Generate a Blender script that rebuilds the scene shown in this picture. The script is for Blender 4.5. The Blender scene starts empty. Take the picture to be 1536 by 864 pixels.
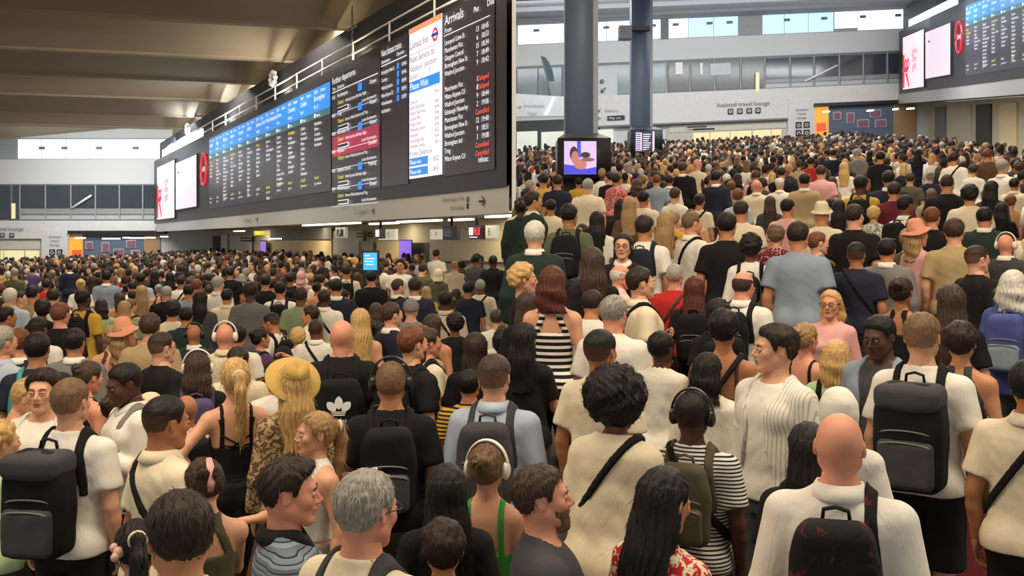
import bpy, math, random, zlib
import numpy as np
from mathutils import Matrix, Vector, Euler
COL = bpy.context.scene.collection
SC = bpy.context.scene
FPX = 1450.                     # focal length in pixels of the 1536 wide frame
# ---------------------------------------------------------------- camera
cam_d = bpy.data.cameras.new('camera'); cam_d.sensor_width = 36; cam_d.lens = 36 * FPX / 1536
cam_d.shift_y = -72 / 1536; cam_d.clip_end = 300
cam = bpy.data.objects.new('camera', cam_d); COL.objects.link(cam)
cam.location = (0, 0, 2.6); cam.rotation_euler = (math.pi / 2, 0, 0); SC.camera = cam
# ---------------------------------------------------------------- world, lamps, exposure
world = bpy.data.worlds.new('world'); SC.world = world; world.use_nodes = True
bg = world.node_tree.nodes['Background']
bg.inputs[0].default_value = (1., .955, .89, 1); bg.inputs[1].default_value = .60
SC.view_settings.view_transform = 'Standard'; SC.view_settings.look = 'None'
SC.view_settings.exposure = 0.0; SC.view_settings.gamma = 1; SC.view_settings.use_curve_mapping = False
def area(name, loc, aim, size, sy, watts, col):
    d = bpy.data.lights.new(name, 'AREA'); d.shape = 'RECTANGLE'; d.size = size; d.size_y = sy; d.energy = watts; d.color = col
    o = bpy.data.objects.new(name, d); COL.objects.link(o); o.location = loc
    o.rotation_euler = (Vector(aim) - Vector(loc)).to_track_quat('-Z', 'Y').to_euler()
    o['kind'] = 'structure'
    return o
# big fill lights added at ceiling level, out of frame or hidden behind the beams
BEAMS = [16.6, 21.7, 26.8, 32., 37., 42., 47.5, 53., 60.]       # depth of each ceiling beam at the hall's west side
def beam_y(i, X): return BEAMS[i] + .25 * (X + .53 * BEAMS[i])
AZ = math.atan(.25)
def fill_w(i, X, w, watts, col):
    o = area('ceiling_fill', (X, beam_y(i, X) + 1.05, 9.42), (X, beam_y(i, X) + 1.05, 0), w, 1.3, watts, col); o.rotation_euler = (0, 0, AZ)
def fill_e(X, Y, w, watts, col):
    Z = 2.6 + .1152 * Y + .042 * X + 6.2
    area('ceiling_fill', (X, Y, Z), (X, Y, 0), w, 1.6, watts, col)
WARM, MILD, COOL = (1., .82, .60), (1., .90, .76), (.95, .97, 1.)
area('ceiling_fill', (-4.5, 4, 8.4), (-4.5, 7, 0), 7, 4, 760, WARM)
area('ceiling_fill', (5, 4, 8.6), (5, 7, 0), 7, 4, 760, WARM)
fill_w(0, -7, 9, 800, WARM); fill_w(2, -10, 12, 1200, MILD); fill_w(4, -14, 14, 1700, MILD); fill_w(6, -18, 18, 2600, COOL)
fill_e(7, 16, 10, 900, WARM); fill_e(9, 30, 16, 1900, MILD); fill_e(11, 43, 20, 2600, COOL)
# unseen lights added to brighten the far wall of each hall
area('wall_fill', (-19, 54.5, 8.2), (-19, 60, 4.), 22, .5, 950, COOL)
area('wall_fill', (11, 51, 14.6), (11, 60, 11.5), 24, .5, 1050, COOL)
for Y_ in (21., 25., 31., 39., 48.):                     # extra lights added to brighten the dark gate recess
    area('recess_fill', (11.4 - .5297 * Y_, Y_, 3.14), (11.4 - .5297 * Y_, Y_ + .01, 0), 3.2, .8, 70, (1., .86, .62))
for i_, Y_ in enumerate((21, 27, 34, 42, 50)):  # lights added along the board top to lift the dark ceiling
    area('uplight_fill', (10.0 - .5297 * Y_, Y_, 7.55), (10.0 - .5297 * Y_ - 6, Y_ - 2, 10), 2.4, .3, (90, 130, 420, 800, 1100)[i_], (1., .80, .54) if i_ < 2 else ((1., .9, .78) if i_ == 2 else (.86, .93, 1.)))
# ---------------------------------------------------------------- materials
def lin(c):
    return tuple(((q / 255) / 12.92 if q / 255 < .04045 else ((q / 255 + .055) / 1.055) ** 2.4) for q in c)
_MAT = {}
class NT:
    def __init__(s, name):
        s.m = bpy.data.materials.new(name); s.m.use_nodes = True; s.t = s.m.node_tree
        s.b = s.t.nodes['Principled BSDF']; s.x = -300
    def n(s, typ, **kw):
        q = s.t.nodes.new(typ); s.x -= 40; q.location = (s.x, 0)
        for k, v in kw.items():
            if k.startswith('i_'):
                key = k[2:]; key = int(key) if key.isdigit() else key.replace('_', ' ')
                q.inputs[key].default_value = v
            else: setattr(q, k, v)
        return q
    def l(s, a, b): s.t.links.new(a, b)
    def coord(s, scale=(1, 1, 1), kind='Object'):
        c = s.n('ShaderNodeTexCoord'); m = s.n('ShaderNodeMapping'); m.inputs['Scale'].default_value = scale
        s.l(c.outputs[kind], m.inputs['Vector']); return m.outputs['Vector']
    def mix(s, fac, a, b, mode='MIX'):
        q = s.n('ShaderNodeMix', data_type='RGBA', blend_type=mode)
        for v, i in ((fac, 0), (a, 6), (b, 7)):
            if hasattr(v, 'links') or hasattr(v, 'is_linked'): s.l(v, q.inputs[i])
            else: q.inputs[i].default_value = v if i == 0 else (*v, 1)
        return q.outputs[2]
    def ramp(s, fac, stops, const=False):
        q = s.n('ShaderNodeValToRGB'); e = q.color_ramp
        if const: e.interpolation = 'CONSTANT'
        while len(e.elements) < len(stops): e.elements.new(.5)
        for el, (p, c) in zip(e.elements, stops): el.position = p; el.color = (*c, 1)
        s.l(fac, q.inputs[0]); return q.outputs[0]
    def bump(s, h, strength=.3, dist=.01):
        q = s.n('ShaderNodeBump'); q.inputs['Strength'].default_value = strength; q.inputs['Distance'].default_value = dist
        s.l(h, q.inputs['Height']); s.l(q.outputs[0], s.b.inputs['Normal'])

def plain(name, rgb, rough=.6, metal=0., noise=.12, scale=6., bump=0.):
    k = ('plain', name)
    if k in _MAT: return _MAT[k]
    t = NT(name); c = lin(rgb)
    nz = t.n('ShaderNodeTexNoise', i_Scale=scale, i_Detail=5.); t.l(t.coord(), nz.inputs['Vector'])
    t.l(t.mix(nz.outputs[0], tuple(q * (1 - noise) for q in c), tuple(min(1, q * (1 + noise)) for q in c)), t.b.inputs['Base Color'])
    t.b.inputs['Roughness'].default_value = rough; t.b.inputs['Metallic'].default_value = metal
    if bump: t.bump(nz.outputs[0], bump, .01)
    _MAT[k] = t.m; return t.m

def glow(name, rgb, strength=1., noise=0., scale=2.):
    k = ('glow', name)
    if k in _MAT: return _MAT[k]
    t = NT(name); c = lin(rgb)
    t.b.inputs['Base Color'].default_value = (*[q * .3 for q in c], 1); t.b.inputs['Roughness'].default_value = .35
    t.b.inputs['Emission Color'].default_value = (*c, 1); t.b.inputs['Emission Strength'].default_value = strength
    if noise:
        nz = t.n('ShaderNodeTexNoise', i_Scale=scale, i_Detail=3.); t.l(t.coord(), nz.inputs['Vector'])
        t.l(t.mix(nz.outputs[0], tuple(q * (1 - noise) for q in c), tuple(min(1, q * (1 + noise)) for q in c)), t.b.inputs['Emission Color'])
    _MAT[k] = t.m; return t.m

SKIN = {'p': (214, 164, 134), 'r': (214, 152, 126), 't': (190, 136, 100), 'o': (170, 116, 80), 'b': (114, 76, 54), 'd': (84, 57, 44)}
HAIR = {'k': (24, 20, 20), 'd': (46, 34, 28), 'b': (66, 50, 40), 'l': (110, 86, 62), 'y': (196, 160, 104), 'g': (150, 146, 138), 'w': (206, 202, 192), 'a': (108, 64, 42), 'r': (84, 42, 32), 's': (160, 128, 88)}
def skin(k):
    key = ('skin', k)
    if key in _MAT: return _MAT[key]
    t = NT('skin'); c = lin(SKIN[k])
    nz = t.n('ShaderNodeTexNoise', i_Scale=14., i_Detail=5.); t.l(t.coord(), nz.inputs['Vector'])
    f = t.n('ShaderNodeTexNoise', i_Scale=220., i_Detail=2.); t.l(t.coord(), f.inputs['Vector'])
    t.l(t.mix(nz.outputs[0], tuple(q * .88 for q in c), (min(1, c[0] * 1.12), c[1] * 1.04, c[2] * 1.0)), t.b.inputs['Base Color'])
    t.b.inputs['Roughness'].default_value = .52; t.b.inputs['Specular IOR Level'].default_value = .35
    t.bump(f.outputs[0], .08, .002); _MAT[key] = t.m; return t.m
def hairm(k, sk=None):
    key = ('hair', k, sk)
    if key in _MAT: return _MAT[key]
    t = NT('hair'); c = lin(HAIR[k])
    st = t.n('ShaderNodeTexNoise', i_Scale=1., i_Detail=4., i_Distortion=.6); t.l(t.coord((150, 150, 14)), st.inputs['Vector'])
    big = t.n('ShaderNodeTexNoise', i_Scale=16., i_Detail=2.); t.l(t.coord(), big.inputs['Vector'])
    a = t.ramp(st.outputs[0], [(.32, tuple(q * .45 for q in c)), (.66, tuple(min(1, q * 1.5) for q in c))])
    o = t.mix(big.outputs[0], a, c)
    if sk:                                               # clipped sides: the scalp shows through towards the nape and the temples
        sx = t.n('ShaderNodeSeparateXYZ'); t.l(t.coord(), sx.inputs[0])
        r = t.ramp(sx.outputs[2], [(0, (1, 1, 1))]); mr = t.n('ShaderNodeMapRange'); mr.inputs['From Min'].default_value = .055; mr.inputs['From Max'].default_value = -.08; mr.inputs['To Max'].default_value = .62
        t.l(sx.outputs[2], mr.inputs['Value']); o = t.mix(mr.outputs[0], o, tuple(q * .8 for q in lin(SKIN[sk])))
    t.l(o, t.b.inputs['Base Color'])
    t.b.inputs['Roughness'].default_value = .55; t.b.inputs['Specular IOR Level'].default_value = .3
    t.bump(st.outputs[0], .6, .005); _MAT[key] = t.m; return t.m
def fabric(rgb, pat='', rgb2=None, sc=1.):
    key = ('fab', rgb, pat, rgb2, sc)
    if key in _MAT: return _MAT[key]
    t = NT('fabric' if not pat else 'patterned_fabric'); c = lin(rgb); c2 = lin(rgb2) if rgb2 else tuple(q * .3 for q in c)
    v = t.coord()
    big = t.n('ShaderNodeTexNoise', i_Scale=7., i_Detail=4., i_Distortion=.4); t.l(v, big.inputs['Vector'])
    w = t.n('ShaderNodeTexNoise', i_Scale=260., i_Detail=2.); t.l(v, w.inputs['Vector'])
    fold = t.n('ShaderNodeTexNoise', i_Scale=1., i_Detail=3., i_Distortion=1.2); t.l(t.coord((22, 22, 9)), fold.inputs['Vector'])
    base = t.mix(big.outputs[0], tuple(q * .90 for q in c), tuple(min(1, q * 1.08) for q in c))
    if pat in ('stripe', 'band'):
        sx = t.n('ShaderNodeSeparateXYZ'); t.l(v, sx.inputs[0])
        m = t.n('ShaderNodeMath', operation='MULTIPLY'); m.inputs[1].default_value = (32. if pat == 'stripe' else 14.) * sc; t.l(sx.outputs[2], m.inputs[0])
        fr = t.n('ShaderNodeMath', operation='FRACT'); t.l(m.outputs[0], fr.inputs[0])
        if pat == 'stripe': r = t.ramp(fr.outputs[0], [(0, (0, 0, 0)), (.55, (1, 1, 1))], True)
        else: r = t.ramp(fr.outputs[0], [(0, (0, 0, 0)), (.10, (1, 1, 1)), (.18, (.3, .3, .3)), (.5, (1, 1, 1)), (.58, (.5, .5, .5)), (.85, (0, 0, 0))], True)
        base = t.mix(r, base, c2)
    elif pat == 'vstripe':
        sx = t.n('ShaderNodeSeparateXYZ'); t.l(v, sx.inputs[0])
        m = t.n('ShaderNodeMath', operation='MULTIPLY'); m.inputs[1].default_value = 38. * sc; t.l(sx.outputs[0], m.inputs[0])
        fr = t.n('ShaderNodeMath', operation='FRACT'); t.l(m.outputs[0], fr.inputs[0])
        base = t.mix(t.ramp(fr.outputs[0], [(0, (0, 0, 0)), (.7, (1, 1, 1))], True), base, c2)
    elif pat in ('floral', 'paisley', 'dots', 'lace'):
        vo = t.n('ShaderNodeTexVoronoi', i_Scale={'floral': 26., 'paisley': 34., 'dots': 40., 'lace': 60.}[pat] * sc); t.l(v, vo.inputs['Vector'])
        ns = t.n('ShaderNodeTexNoise', i_Scale=30. * sc, i_Detail=3., i_Distortion=1.5); t.l(v, ns.inputs['Vector'])
        src = vo.outputs['Distance'] if pat in ('dots', 'lace') else ns.outputs[0]
        r = t.ramp(src, [(0, (1, 1, 1)), (.30 if pat in ('dots', 'lace') else .5, (0, 0, 0))], True)
        base = t.mix(r, base, c2)
    elif pat == 'plaid':
        for i in (0, 2):
            wv = t.n('ShaderNodeTexWave', i_Scale=9. * sc, bands_direction='X' if i == 0 else 'Z'); t.l(v, wv.inputs['Vector'])
            base = t.mix(t.ramp(wv.outputs[0], [(.5, (0, 0, 0)), (.6, (.55, .55, .55))]), base, c2)
    elif pat == 'sparse':
        ns = t.n('ShaderNodeTexNoise', i_Scale=13. * sc, i_Detail=4., i_Distortion=1.); t.l(v, ns.inputs['Vector'])
        base = t.mix(t.ramp(ns.outputs[0], [(.60, (0, 0, 0)), (.66, (1, 1, 1))]), base, c2)
    elif pat == 'sparkle':
        ns = t.n('ShaderNodeTexNoise', i_Scale=120., i_Detail=1.); t.l(v, ns.inputs['Vector'])
        base = t.mix(t.ramp(ns.outputs[0], [(.6, (0, 0, 0)), (.68, (1, 1, 1))]), base, c2)
    t.l(base, t.b.inputs['Base Color'])
    t.b.inputs['Roughness'].default_value = .85; t.b.inputs['Specular IOR Level'].default_value = .25
    ad = t.n('ShaderNodeMath', operation='MULTIPLY_ADD'); ad.inputs[1].default_value = .06
    t.l(w.outputs[0], ad.inputs[0]); t.l(fold.outputs[0], ad.inputs[2])
    t.bump(ad.outputs[0], .32, .014); _MAT[key] = t.m; return t.m

M_EYE = plain('eye_white', (214, 208, 200), .2, noise=.03); M_IRIS = plain('eye_iris', (42, 28, 20), .15)
M_LIP = plain('lip', (172, 108, 94), .5); M_LIPD = plain('dark_lip', (92, 52, 46), .5)
# ---------------------------------------------------------------- shape engine
def link(o, parent=None):
    COL.objects.link(o)
    if parent is not None:
        o.parent = parent
    return o

def mk_mesh(name, v, f, fm=None, smooth=True):
    """v (n,3) array, f list of quad/tri index arrays, fm material index per face"""
    me = bpy.data.meshes.new(name)
    v = np.asarray(v, dtype=np.float32)
    if isinstance(f, np.ndarray):
        n, k = f.shape
        me.vertices.add(len(v)); me.vertices.foreach_set('co', v.ravel())
        me.loops.add(n * k); me.loops.foreach_set('vertex_index', f.ravel().astype(np.int32))
        me.polygons.add(n)
        me.polygons.foreach_set('loop_start', np.arange(0, n * k, k, dtype=np.int32))
        if fm is not None:
            me.polygons.foreach_set('material_index', np.asarray(fm, dtype=np.int32))
        if smooth:
            me.polygons.foreach_set('use_smooth', np.ones(n, dtype=bool))
        me.update(calc_edges=True)
    else:
        me.from_pydata([tuple(map(float, p)) for p in v], [], [tuple(map(int, q)) for q in f])
        if fm is not None:
            me.polygons.foreach_set('material_index', np.asarray(fm, dtype=np.int32))
        if smooth:
            me.polygons.foreach_set('use_smooth', np.ones(len(me.polygons), dtype=bool))
        me.update()
    return me

def put(name, me, mats=(), parent=None, mat4=None):
    if not me.materials:
        for _ in range(max(1, len(mats))):
            me.materials.append(None)
    o = bpy.data.objects.new(name, me)
    for i, m in enumerate(mats):
        if i < len(o.material_slots):
            o.material_slots[i].link = 'OBJECT'
            o.material_slots[i].material = m
    if mat4 is not None:
        o.matrix_local = mat4
    link(o, parent)
    return o

def smin(a, b, k):
    if k <= 0: return np.minimum(a, b)
    h = np.maximum(k - np.abs(a - b), 0) / k
    return np.minimum(a, b) - h * h * k * .25

class Field:
    def __init__(s, lo, hi, h):
        s.h = h; s.lo = np.array(lo, float)
        n = np.ceil((np.array(hi) - s.lo) / h).astype(int) + 1
        s.ax = [np.float32(s.lo[i]) + np.arange(n[i], dtype=np.float32) * np.float32(h) for i in range(3)]
        s.F = np.full(n, 10., np.float32)
    def box(s, lo, hi):
        sl = []
        for i in range(3):
            a = int(np.floor((lo[i] - s.lo[i]) / s.h)); b = int(np.ceil((hi[i] - s.lo[i]) / s.h)) + 1
            a = max(0, a); b = min(len(s.ax[i]), b)
            if b <= a: return None, None
            sl.append(slice(a, b))
        return tuple(sl), np.meshgrid(*[s.ax[i][sl[i]] for i in range(3)], indexing='ij', sparse=True)
    def add(s, fn, lo, hi, k=0.):
        sl, g = s.box(lo, hi)
        if sl is None: return
        s.F[sl] = smin(s.F[sl], fn(*g), k)
    def cut(s, fn, lo, hi, k=0.):
        sl, g = s.box(lo, hi)
        if sl is None: return
        s.F[sl] = -smin(-s.F[sl], fn(*g), k)
    def cone(s, a, b, r1, r2, k=0., cutf=None):
        a = np.array(a, float); b = np.array(b, float); m = max(r1, r2) + k + 2 * s.h
        fn = lambda x, y, z: rcone(x, y, z, a, b, r1, r2)
        if cutf is not None:
            f0 = fn
            fn = lambda x, y, z: np.maximum(f0(x, y, z), cutf(x, y, z))
        s.add(fn, np.minimum(a, b) - m, np.maximum(a, b) + m, k)
    def ell(s, c, r, k=0., R=None, sub=False):
        c = np.array(c, float); r = np.array(r, float); m = r.max() + k + 2 * s.h
        fn = lambda x, y, z: ellip(x, y, z, c, r, R)
        (s.cut if sub else s.add)(fn, c - m, c + m, k)
    def mesh(s):
        return nets(s.F, s.lo, s.h)

def rcone(x, y, z, a, b, r1, r2):
    d = b - a; L = float(d @ d) + 1e-9
    px, py, pz = x - a[0], y - a[1], z - a[2]
    t = np.clip((px * d[0] + py * d[1] + pz * d[2]) / L, 0, 1)
    return np.sqrt((px - t * d[0]) ** 2 + (py - t * d[1]) ** 2 + (pz - t * d[2]) ** 2) - (r1 + (r2 - r1) * t)

def ellip(x, y, z, c, r, R=None):
    px, py, pz = x - c[0], y - c[1], z - c[2]
    if R is not None:
        px, py, pz = [R[0][i] * px + R[1][i] * py + R[2][i] * pz for i in range(3)]
    k0 = np.sqrt((px / r[0]) ** 2 + (py / r[1]) ** 2 + (pz / r[2]) ** 2)
    k1 = np.sqrt((px / r[0] ** 2) ** 2 + (py / r[1] ** 2) ** 2 + (pz / r[2] ** 2) ** 2)
    return k0 * (k0 - 1) / np.maximum(k1, 1e-4)

_OFF = np.array([[0,0,0],[1,0,0],[0,1,0],[1,1,0],[0,0,1],[1,0,1],[0,1,1],[1,1,1]])
_EDG = [(0,1),(2,3),(4,5),(6,7),(0,2),(1,3),(4,6),(5,7),(0,4),(1,5),(2,6),(3,7)]
def nets(F, lo, h):
    F[0], F[-1], F[:, 0], F[:, -1], F[:, :, 0], F[:, :, -1] = [np.maximum(q, 1e-3) for q in (F[0], F[-1], F[:, 0], F[:, -1], F[:, :, 0], F[:, :, -1])]
    s = F < 0
    c = np.zeros(tuple(n - 1 for n in F.shape), np.int8)
    nx, ny, nz = F.shape
    for o in _OFF:
        c += s[o[0]:nx - 1 + o[0], o[1]:ny - 1 + o[1], o[2]:nz - 1 + o[2]]
    act = (c > 0) & (c < 8)
    I = np.argwhere(act)
    idx = np.full(act.shape, -1, np.int32); idx[act] = np.arange(len(I))
    V = [F[I[:, 0] + o[0], I[:, 1] + o[1], I[:, 2] + o[2]] for o in _OFF]
    P = np.zeros((len(I), 3)); W = np.zeros(len(I))
    for a, b in _EDG:
        m = (V[a] < 0) != (V[b] < 0)
        t = np.where(m, V[a] / np.where(m, V[a] - V[b], 1), 0)
        P += np.where(m[:, None], _OFF[a] + t[:, None] * (_OFF[b] - _OFF[a]), 0); W += m
    v = np.asarray(lo) + h * (I + P / np.maximum(W, 1)[:, None])
    quads = []
    for ax in range(3):
        u, w = (ax + 1) % 3, (ax + 2) % 3
        A = [slice(1, -1)] * 3; B = [slice(1, -1)] * 3
        A[ax] = slice(0, -1); B[ax] = slice(1, None)
        sa, sb = s[tuple(A)], s[tuple(B)]
        E = np.argwhere(sa != sb)
        ins = sa[E[:, 0], E[:, 1], E[:, 2]]
        E = E + 1; E[:, ax] -= 1
        def cell(du, dw):
            q = E.copy(); q[:, u] += du; q[:, w] += dw
            return idx[q[:, 0], q[:, 1], q[:, 2]]
        Q = np.stack([cell(-1, -1), cell(0, -1), cell(0, 0), cell(-1, 0)], 1)
        Q[~ins] = Q[~ins][:, ::-1]
        quads.append(Q)
    return v, np.concatenate(quads)

class Isl:
    """islands gathered into one mesh"""
    def __init__(s): s.v = []; s.f = []; s.m = []; s.n = 0
    def add(s, v, f, m=0, M=None):
        v = np.asarray(v, float)
        if M is not None:
            M = np.array(M); v = v @ M[:3, :3].T + M[:3, 3]
        s.v.append(v); s.f.append(np.asarray(f) + s.n); s.m.append(np.full(len(f), m)); s.n += len(v)
        return s
    def mesh(s, name, smooth=True):
        return mk_mesh(name, np.concatenate(s.v), np.concatenate(s.f), np.concatenate(s.m), smooth)

def ball(c, r, nu=12, nv=8):
    c = np.array(c, float); r = np.ones(3) * r
    v = []; f = []
    for j in range(nv + 1):
        t = math.pi * j / nv
        for i in range(nu):
            p = 2 * math.pi * i / nu
            v.append(c + r * (math.sin(t) * math.cos(p), math.sin(t) * math.sin(p), math.cos(t)))
    for j in range(nv):
        for i in range(nu):
            a = j * nu + i; b = j * nu + (i + 1) % nu
            f.append((a, a + nu, b + nu, b))
    return np.array(v), np.array(f)

def sweep(pts, ru, rv=None, n=8, up=(0, 0, 1), closed=False):
    """tube of elliptical section along pts (quads, ends capped)"""
    pts = np.array(pts, float); m = len(pts)
    ru = np.broadcast_to(np.array(ru, float), (m,)); rv = ru if rv is None else np.broadcast_to(np.array(rv, float), (m,))
    v = []; f = []
    for i in range(m):
        if closed: t = pts[(i + 1) % m] - pts[i - 1]
        else: t = pts[min(i + 1, m - 1)] - pts[max(i - 1, 0)]
        t = t / (np.linalg.norm(t) + 1e-9)
        u = np.cross(up, t)
        if np.linalg.norm(u) < 1e-3: u = np.cross((0, 1, .01), t)
        u /= np.linalg.norm(u); w = np.cross(t, u)
        for k in range(n):
            a = 2 * math.pi * (k + .5) / n
            v.append(pts[i] + u * ru[i] * math.cos(a) + w * rv[i] * math.sin(a))
    for i in range(m if closed else m - 1):
        for k in range(n):
            a = i * n + k; b = i * n + (k + 1) % n; j = ((i + 1) % m) * n
            f.append((a, b, j + (k + 1) % n, j + k))
    if not closed:
        for i0 in (0, (m - 1) * n):
            v.append(pts[0] if i0 == 0 else pts[-1]); c = len(v) - 1
            for k in range(0, n, 2):
                q = (i0 + k, c, i0 + (k + 2) % n, i0 + (k + 1) % n)
                f.append(q if i0 == 0 else q[::-1])
    return np.array(v), np.array(f)

def lathe(prof, n=32, c=(0, 0, 0)):
    v = []; f = []
    for r, z in prof:
        for i in range(n):
            a = 2 * math.pi * i / n
            v.append((c[0] + r * math.cos(a), c[1] + r * math.sin(a), c[2] + z))
    for j in range(len(prof) - 1):
        for i in range(n):
            a = j * n + i; b = j * n + (i + 1) % n
            f.append((a, b, b + n, a + n))
    return np.array(v), np.array(f)

def boxv(lo, hi):
    x0, y0, z0 = lo; x1, y1, z1 = hi
    v = [(x0,y0,z0),(x1,y0,z0),(x1,y1,z0),(x0,y1,z0),(x0,y0,z1),(x1,y0,z1),(x1,y1,z1),(x0,y1,z1)]
    f = [(0,3,2,1),(4,5,6,7),(0,1,5,4),(1,2,6,5),(2,3,7,6),(3,0,4,7)]
    return np.array(v, float), np.array(f)

def wav(x, y, z, seed, k, n=5):
    """smooth pseudo noise, about -1..1"""
    r = random.Random(seed); o = 0
    for i in range(n):
        d = [r.gauss(0, 1) for _ in range(3)]; L = math.sqrt(sum(q * q for q in d)); s = k * r.uniform(.6, 1.7)
        o = o + np.sin((x * d[0] + y * d[1] + z * d[2]) * s / L + r.uniform(0, 6.28))
    return o / n * 1.4
# ---------------------------------------------------------------- the two halls
# west hall: floor with a slight cross fall; east hall: a long ramp that climbs away from the camera with a slight cross fall
def hz(X, Y): return 2.6 + .0181 * Y + .042 * X if X < 0 else 2.6 + .1152 * Y + .042 * X        # eye level carried along each floor
HL, HRT = 2.6, 2.82                                                      # eye height over each floor
def floor_z(X, Y, east): return (hz(1e-6 + X, Y) - HRT) if east else .0181 * Y + .042 * X
def P(x, y, Y):
    """the point of the place at depth Y seen at (x, y) of the photograph"""
    return Vector(((x - 768) / FPX * Y, Y, 2.6 + (360 - y) / FPX * Y))
TH = Vector((0, 1, 0))
def slab(name, q, ext, mats, parent=None, kind=None, smooth=False):
    """box between quad q (4 points, counter-clockwise seen from the front) and the same quad moved by ext"""
    q = [Vector(p) for p in q]; e = Vector(ext)
    v = [tuple(p) for p in q] + [tuple(p + e) for p in q]
    f = [(0, 1, 2, 3), (7, 6, 5, 4), (0, 4, 5, 1), (1, 5, 6, 2), (2, 6, 7, 3), (3, 7, 4, 0)]
    me = mk_mesh(name, v, f, smooth=False)
    o = put(name, me, (mats,) if not isinstance(mats, tuple) else mats, parent)
    if kind: o['kind'] = kind
    return o
def tag(o, label, cat, group=None, kind=None):
    o['label'] = label; o['category'] = cat
    if group: o['group'] = group
    if kind: o['kind'] = kind
    return o
def empty(name, loc, label=None, cat=None, group=None, rz=0., scale=1.):
    o = bpy.data.objects.new(name, None); o.empty_display_size = .1; COL.objects.link(o)
    o.location = loc; o.rotation_euler = (0, 0, rz); o.scale = (scale,) * 3
    if label: tag(o, label, cat, group)
    return o
def under(root):
    """world-space meshes become children of root without moving"""
    return Matrix.LocRotScale(root.location, root.rotation_euler, root.scale).inverted()
def adopt(o, root):
    o.parent = root; o.matrix_parent_inverse = under(root); return o
# lettering
def text_geo(s, size, align='LEFT', font_scale=1.):
    c = bpy.data.curves.new('t', 'FONT'); c.body = s; c.size = size; c.align_x = align; c.resolution_u = 2; c.space_character = 1.0
    o = bpy.data.objects.new('t', c); COL.objects.link(o)
    me = bpy.data.meshes.new_from_object(o.evaluated_get(bpy.context.evaluated_depsgraph_get()))
    v = [tuple(p.co) for p in me.vertices]; f = [tuple(p.vertices) for p in me.polygons]
    bpy.data.objects.remove(o); bpy.data.curves.remove(c); bpy.data.meshes.remove(me)
    return v, f
class Letters:
    """gathers lettering and flat marks on one plane: org + u*U + v*V + n*N"""
    def __init__(s, org, U, V, N): s.o, s.U, s.V, s.N = Vector(org), Vector(U), Vector(V), Vector(N); s.by = {}
    def _put(s, key, v, f, lift):
        a = s.by.setdefault(key, ([], []))
        n = len(a[0])
        a[0].extend(tuple(s.o + s.U * p[0] + s.V * p[1] + s.N * lift) for p in v); a[1].extend(tuple(i + n for i in q) for q in f)
    def text(s, t, u, v, size, mat, align='LEFT', lift=.012, sx=1., shear=0.):
        V, F = text_geo(t, size, align); s._put(mat, [(u + p[0] * sx, v + p[1]) for p in V], F, lift)
    def rect(s, u0, v0, u1, v1, mat, lift=.008): s._put(mat, [(u0, v0), (u1, v0), (u1, v1), (u0, v1)], [(0, 1, 2, 3)], lift)
    def poly(s, pts, mat, lift=.009): s._put(mat, pts, [tuple(range(len(pts)))], lift)
    def ring(s, u, v, r0, r1, mat, n=28, lift=.01, e=1.):
        p = [(u + r * math.cos(2 * math.pi * i / n) * e, v + r * math.sin(2 * math.pi * i / n)) for r in (r0, r1) for i in range(n)]
        s._put(mat, p, [(i, (i + 1) % n, n + (i + 1) % n, n + i) for i in range(n)], lift)
    def build(s, root, name='lettering', label=None):
        for m, (v, f) in s.by.items():
            me = mk_mesh(name, v, f, smooth=False)
            # faces must look along N
            nrm = Vector(me.polygons[0].normal)
            if nrm.dot(s.N) < 0: me.flip_normals()
            o = put(name, me, (m,)); adopt(o, root); o['kind'] = 'stuff'
            if label: o['label'] = label
# ---------------------------------------------------------------- shells of the halls
C_CONC = plain('concrete', (150, 136, 112), .85, noise=.10, scale=1.2, bump=.15)
C_WALLW = plain('pale_wall', (206, 208, 206), .7, noise=.03, scale=.6)
C_CREAM = plain('cream_cladding', (196, 184, 158), .6, noise=.04, scale=.8)
C_FASC = plain('grey_fascia', (176, 176, 172), .5, noise=.03, scale=.5)
C_DARKG = plain('dark_glass', (58, 66, 72), .15, noise=.25, scale=.5)
C_BLACK = plain('black_metal', (30, 30, 34), .4, noise=.08)
C_GREY = plain('grey_metal', (112, 116, 118), .45, noise=.05)
C_MULL = plain('mullion_grey', (150, 154, 154), .45, noise=.05)
C_TILE = plain('floor_terrazzo', (96, 92, 88), .35, noise=.18, scale=9.)
G_SKY = glow('daylight_pane', (236, 246, 255), 1.25)
G_SKYB = glow('blue_daylight_pane', (196, 226, 250), 1.1)
G_STRIP = glow('strip_lamp', (255, 250, 236), 2.2)
G_CREAM = glow('lit_shopfront', (246, 226, 170), .85, .15, .6)
G_ORANGE = glow('orange_shop_light', (250, 172, 60), .9)
M_BLACKP = plain('black_print', (44, 44, 48), .6); M_WHITEP = plain('white_print', (235, 235, 232), .6); M_GREYP = plain('grey_print', (112, 112, 112), .6)

fl = put('floor', mk_mesh('floor', [(x, y, floor_z(x, y, False) - d) for d in (0, .3) for x, y in ((-45, -8), (0, -8), (0, 64), (-45, 64))], [(0, 1, 2, 3), (0, 4, 5, 1), (7, 6, 5, 4)], smooth=False), (C_TILE,)); fl['kind'] = 'structure'
c4 = [(0, -8), (45, -8), (45, 64), (0, 64)]
fl = put('floor', mk_mesh('floor', [(x, y, floor_z(x, y, True)) for x, y in c4] + [(x, y, floor_z(x, y, True) - .3) for x, y in c4], [(0, 1, 2, 3), (0, 4, 5, 1), (7, 6, 5, 4)], smooth=False), (C_TILE,)); fl['kind'] = 'structure'

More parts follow.
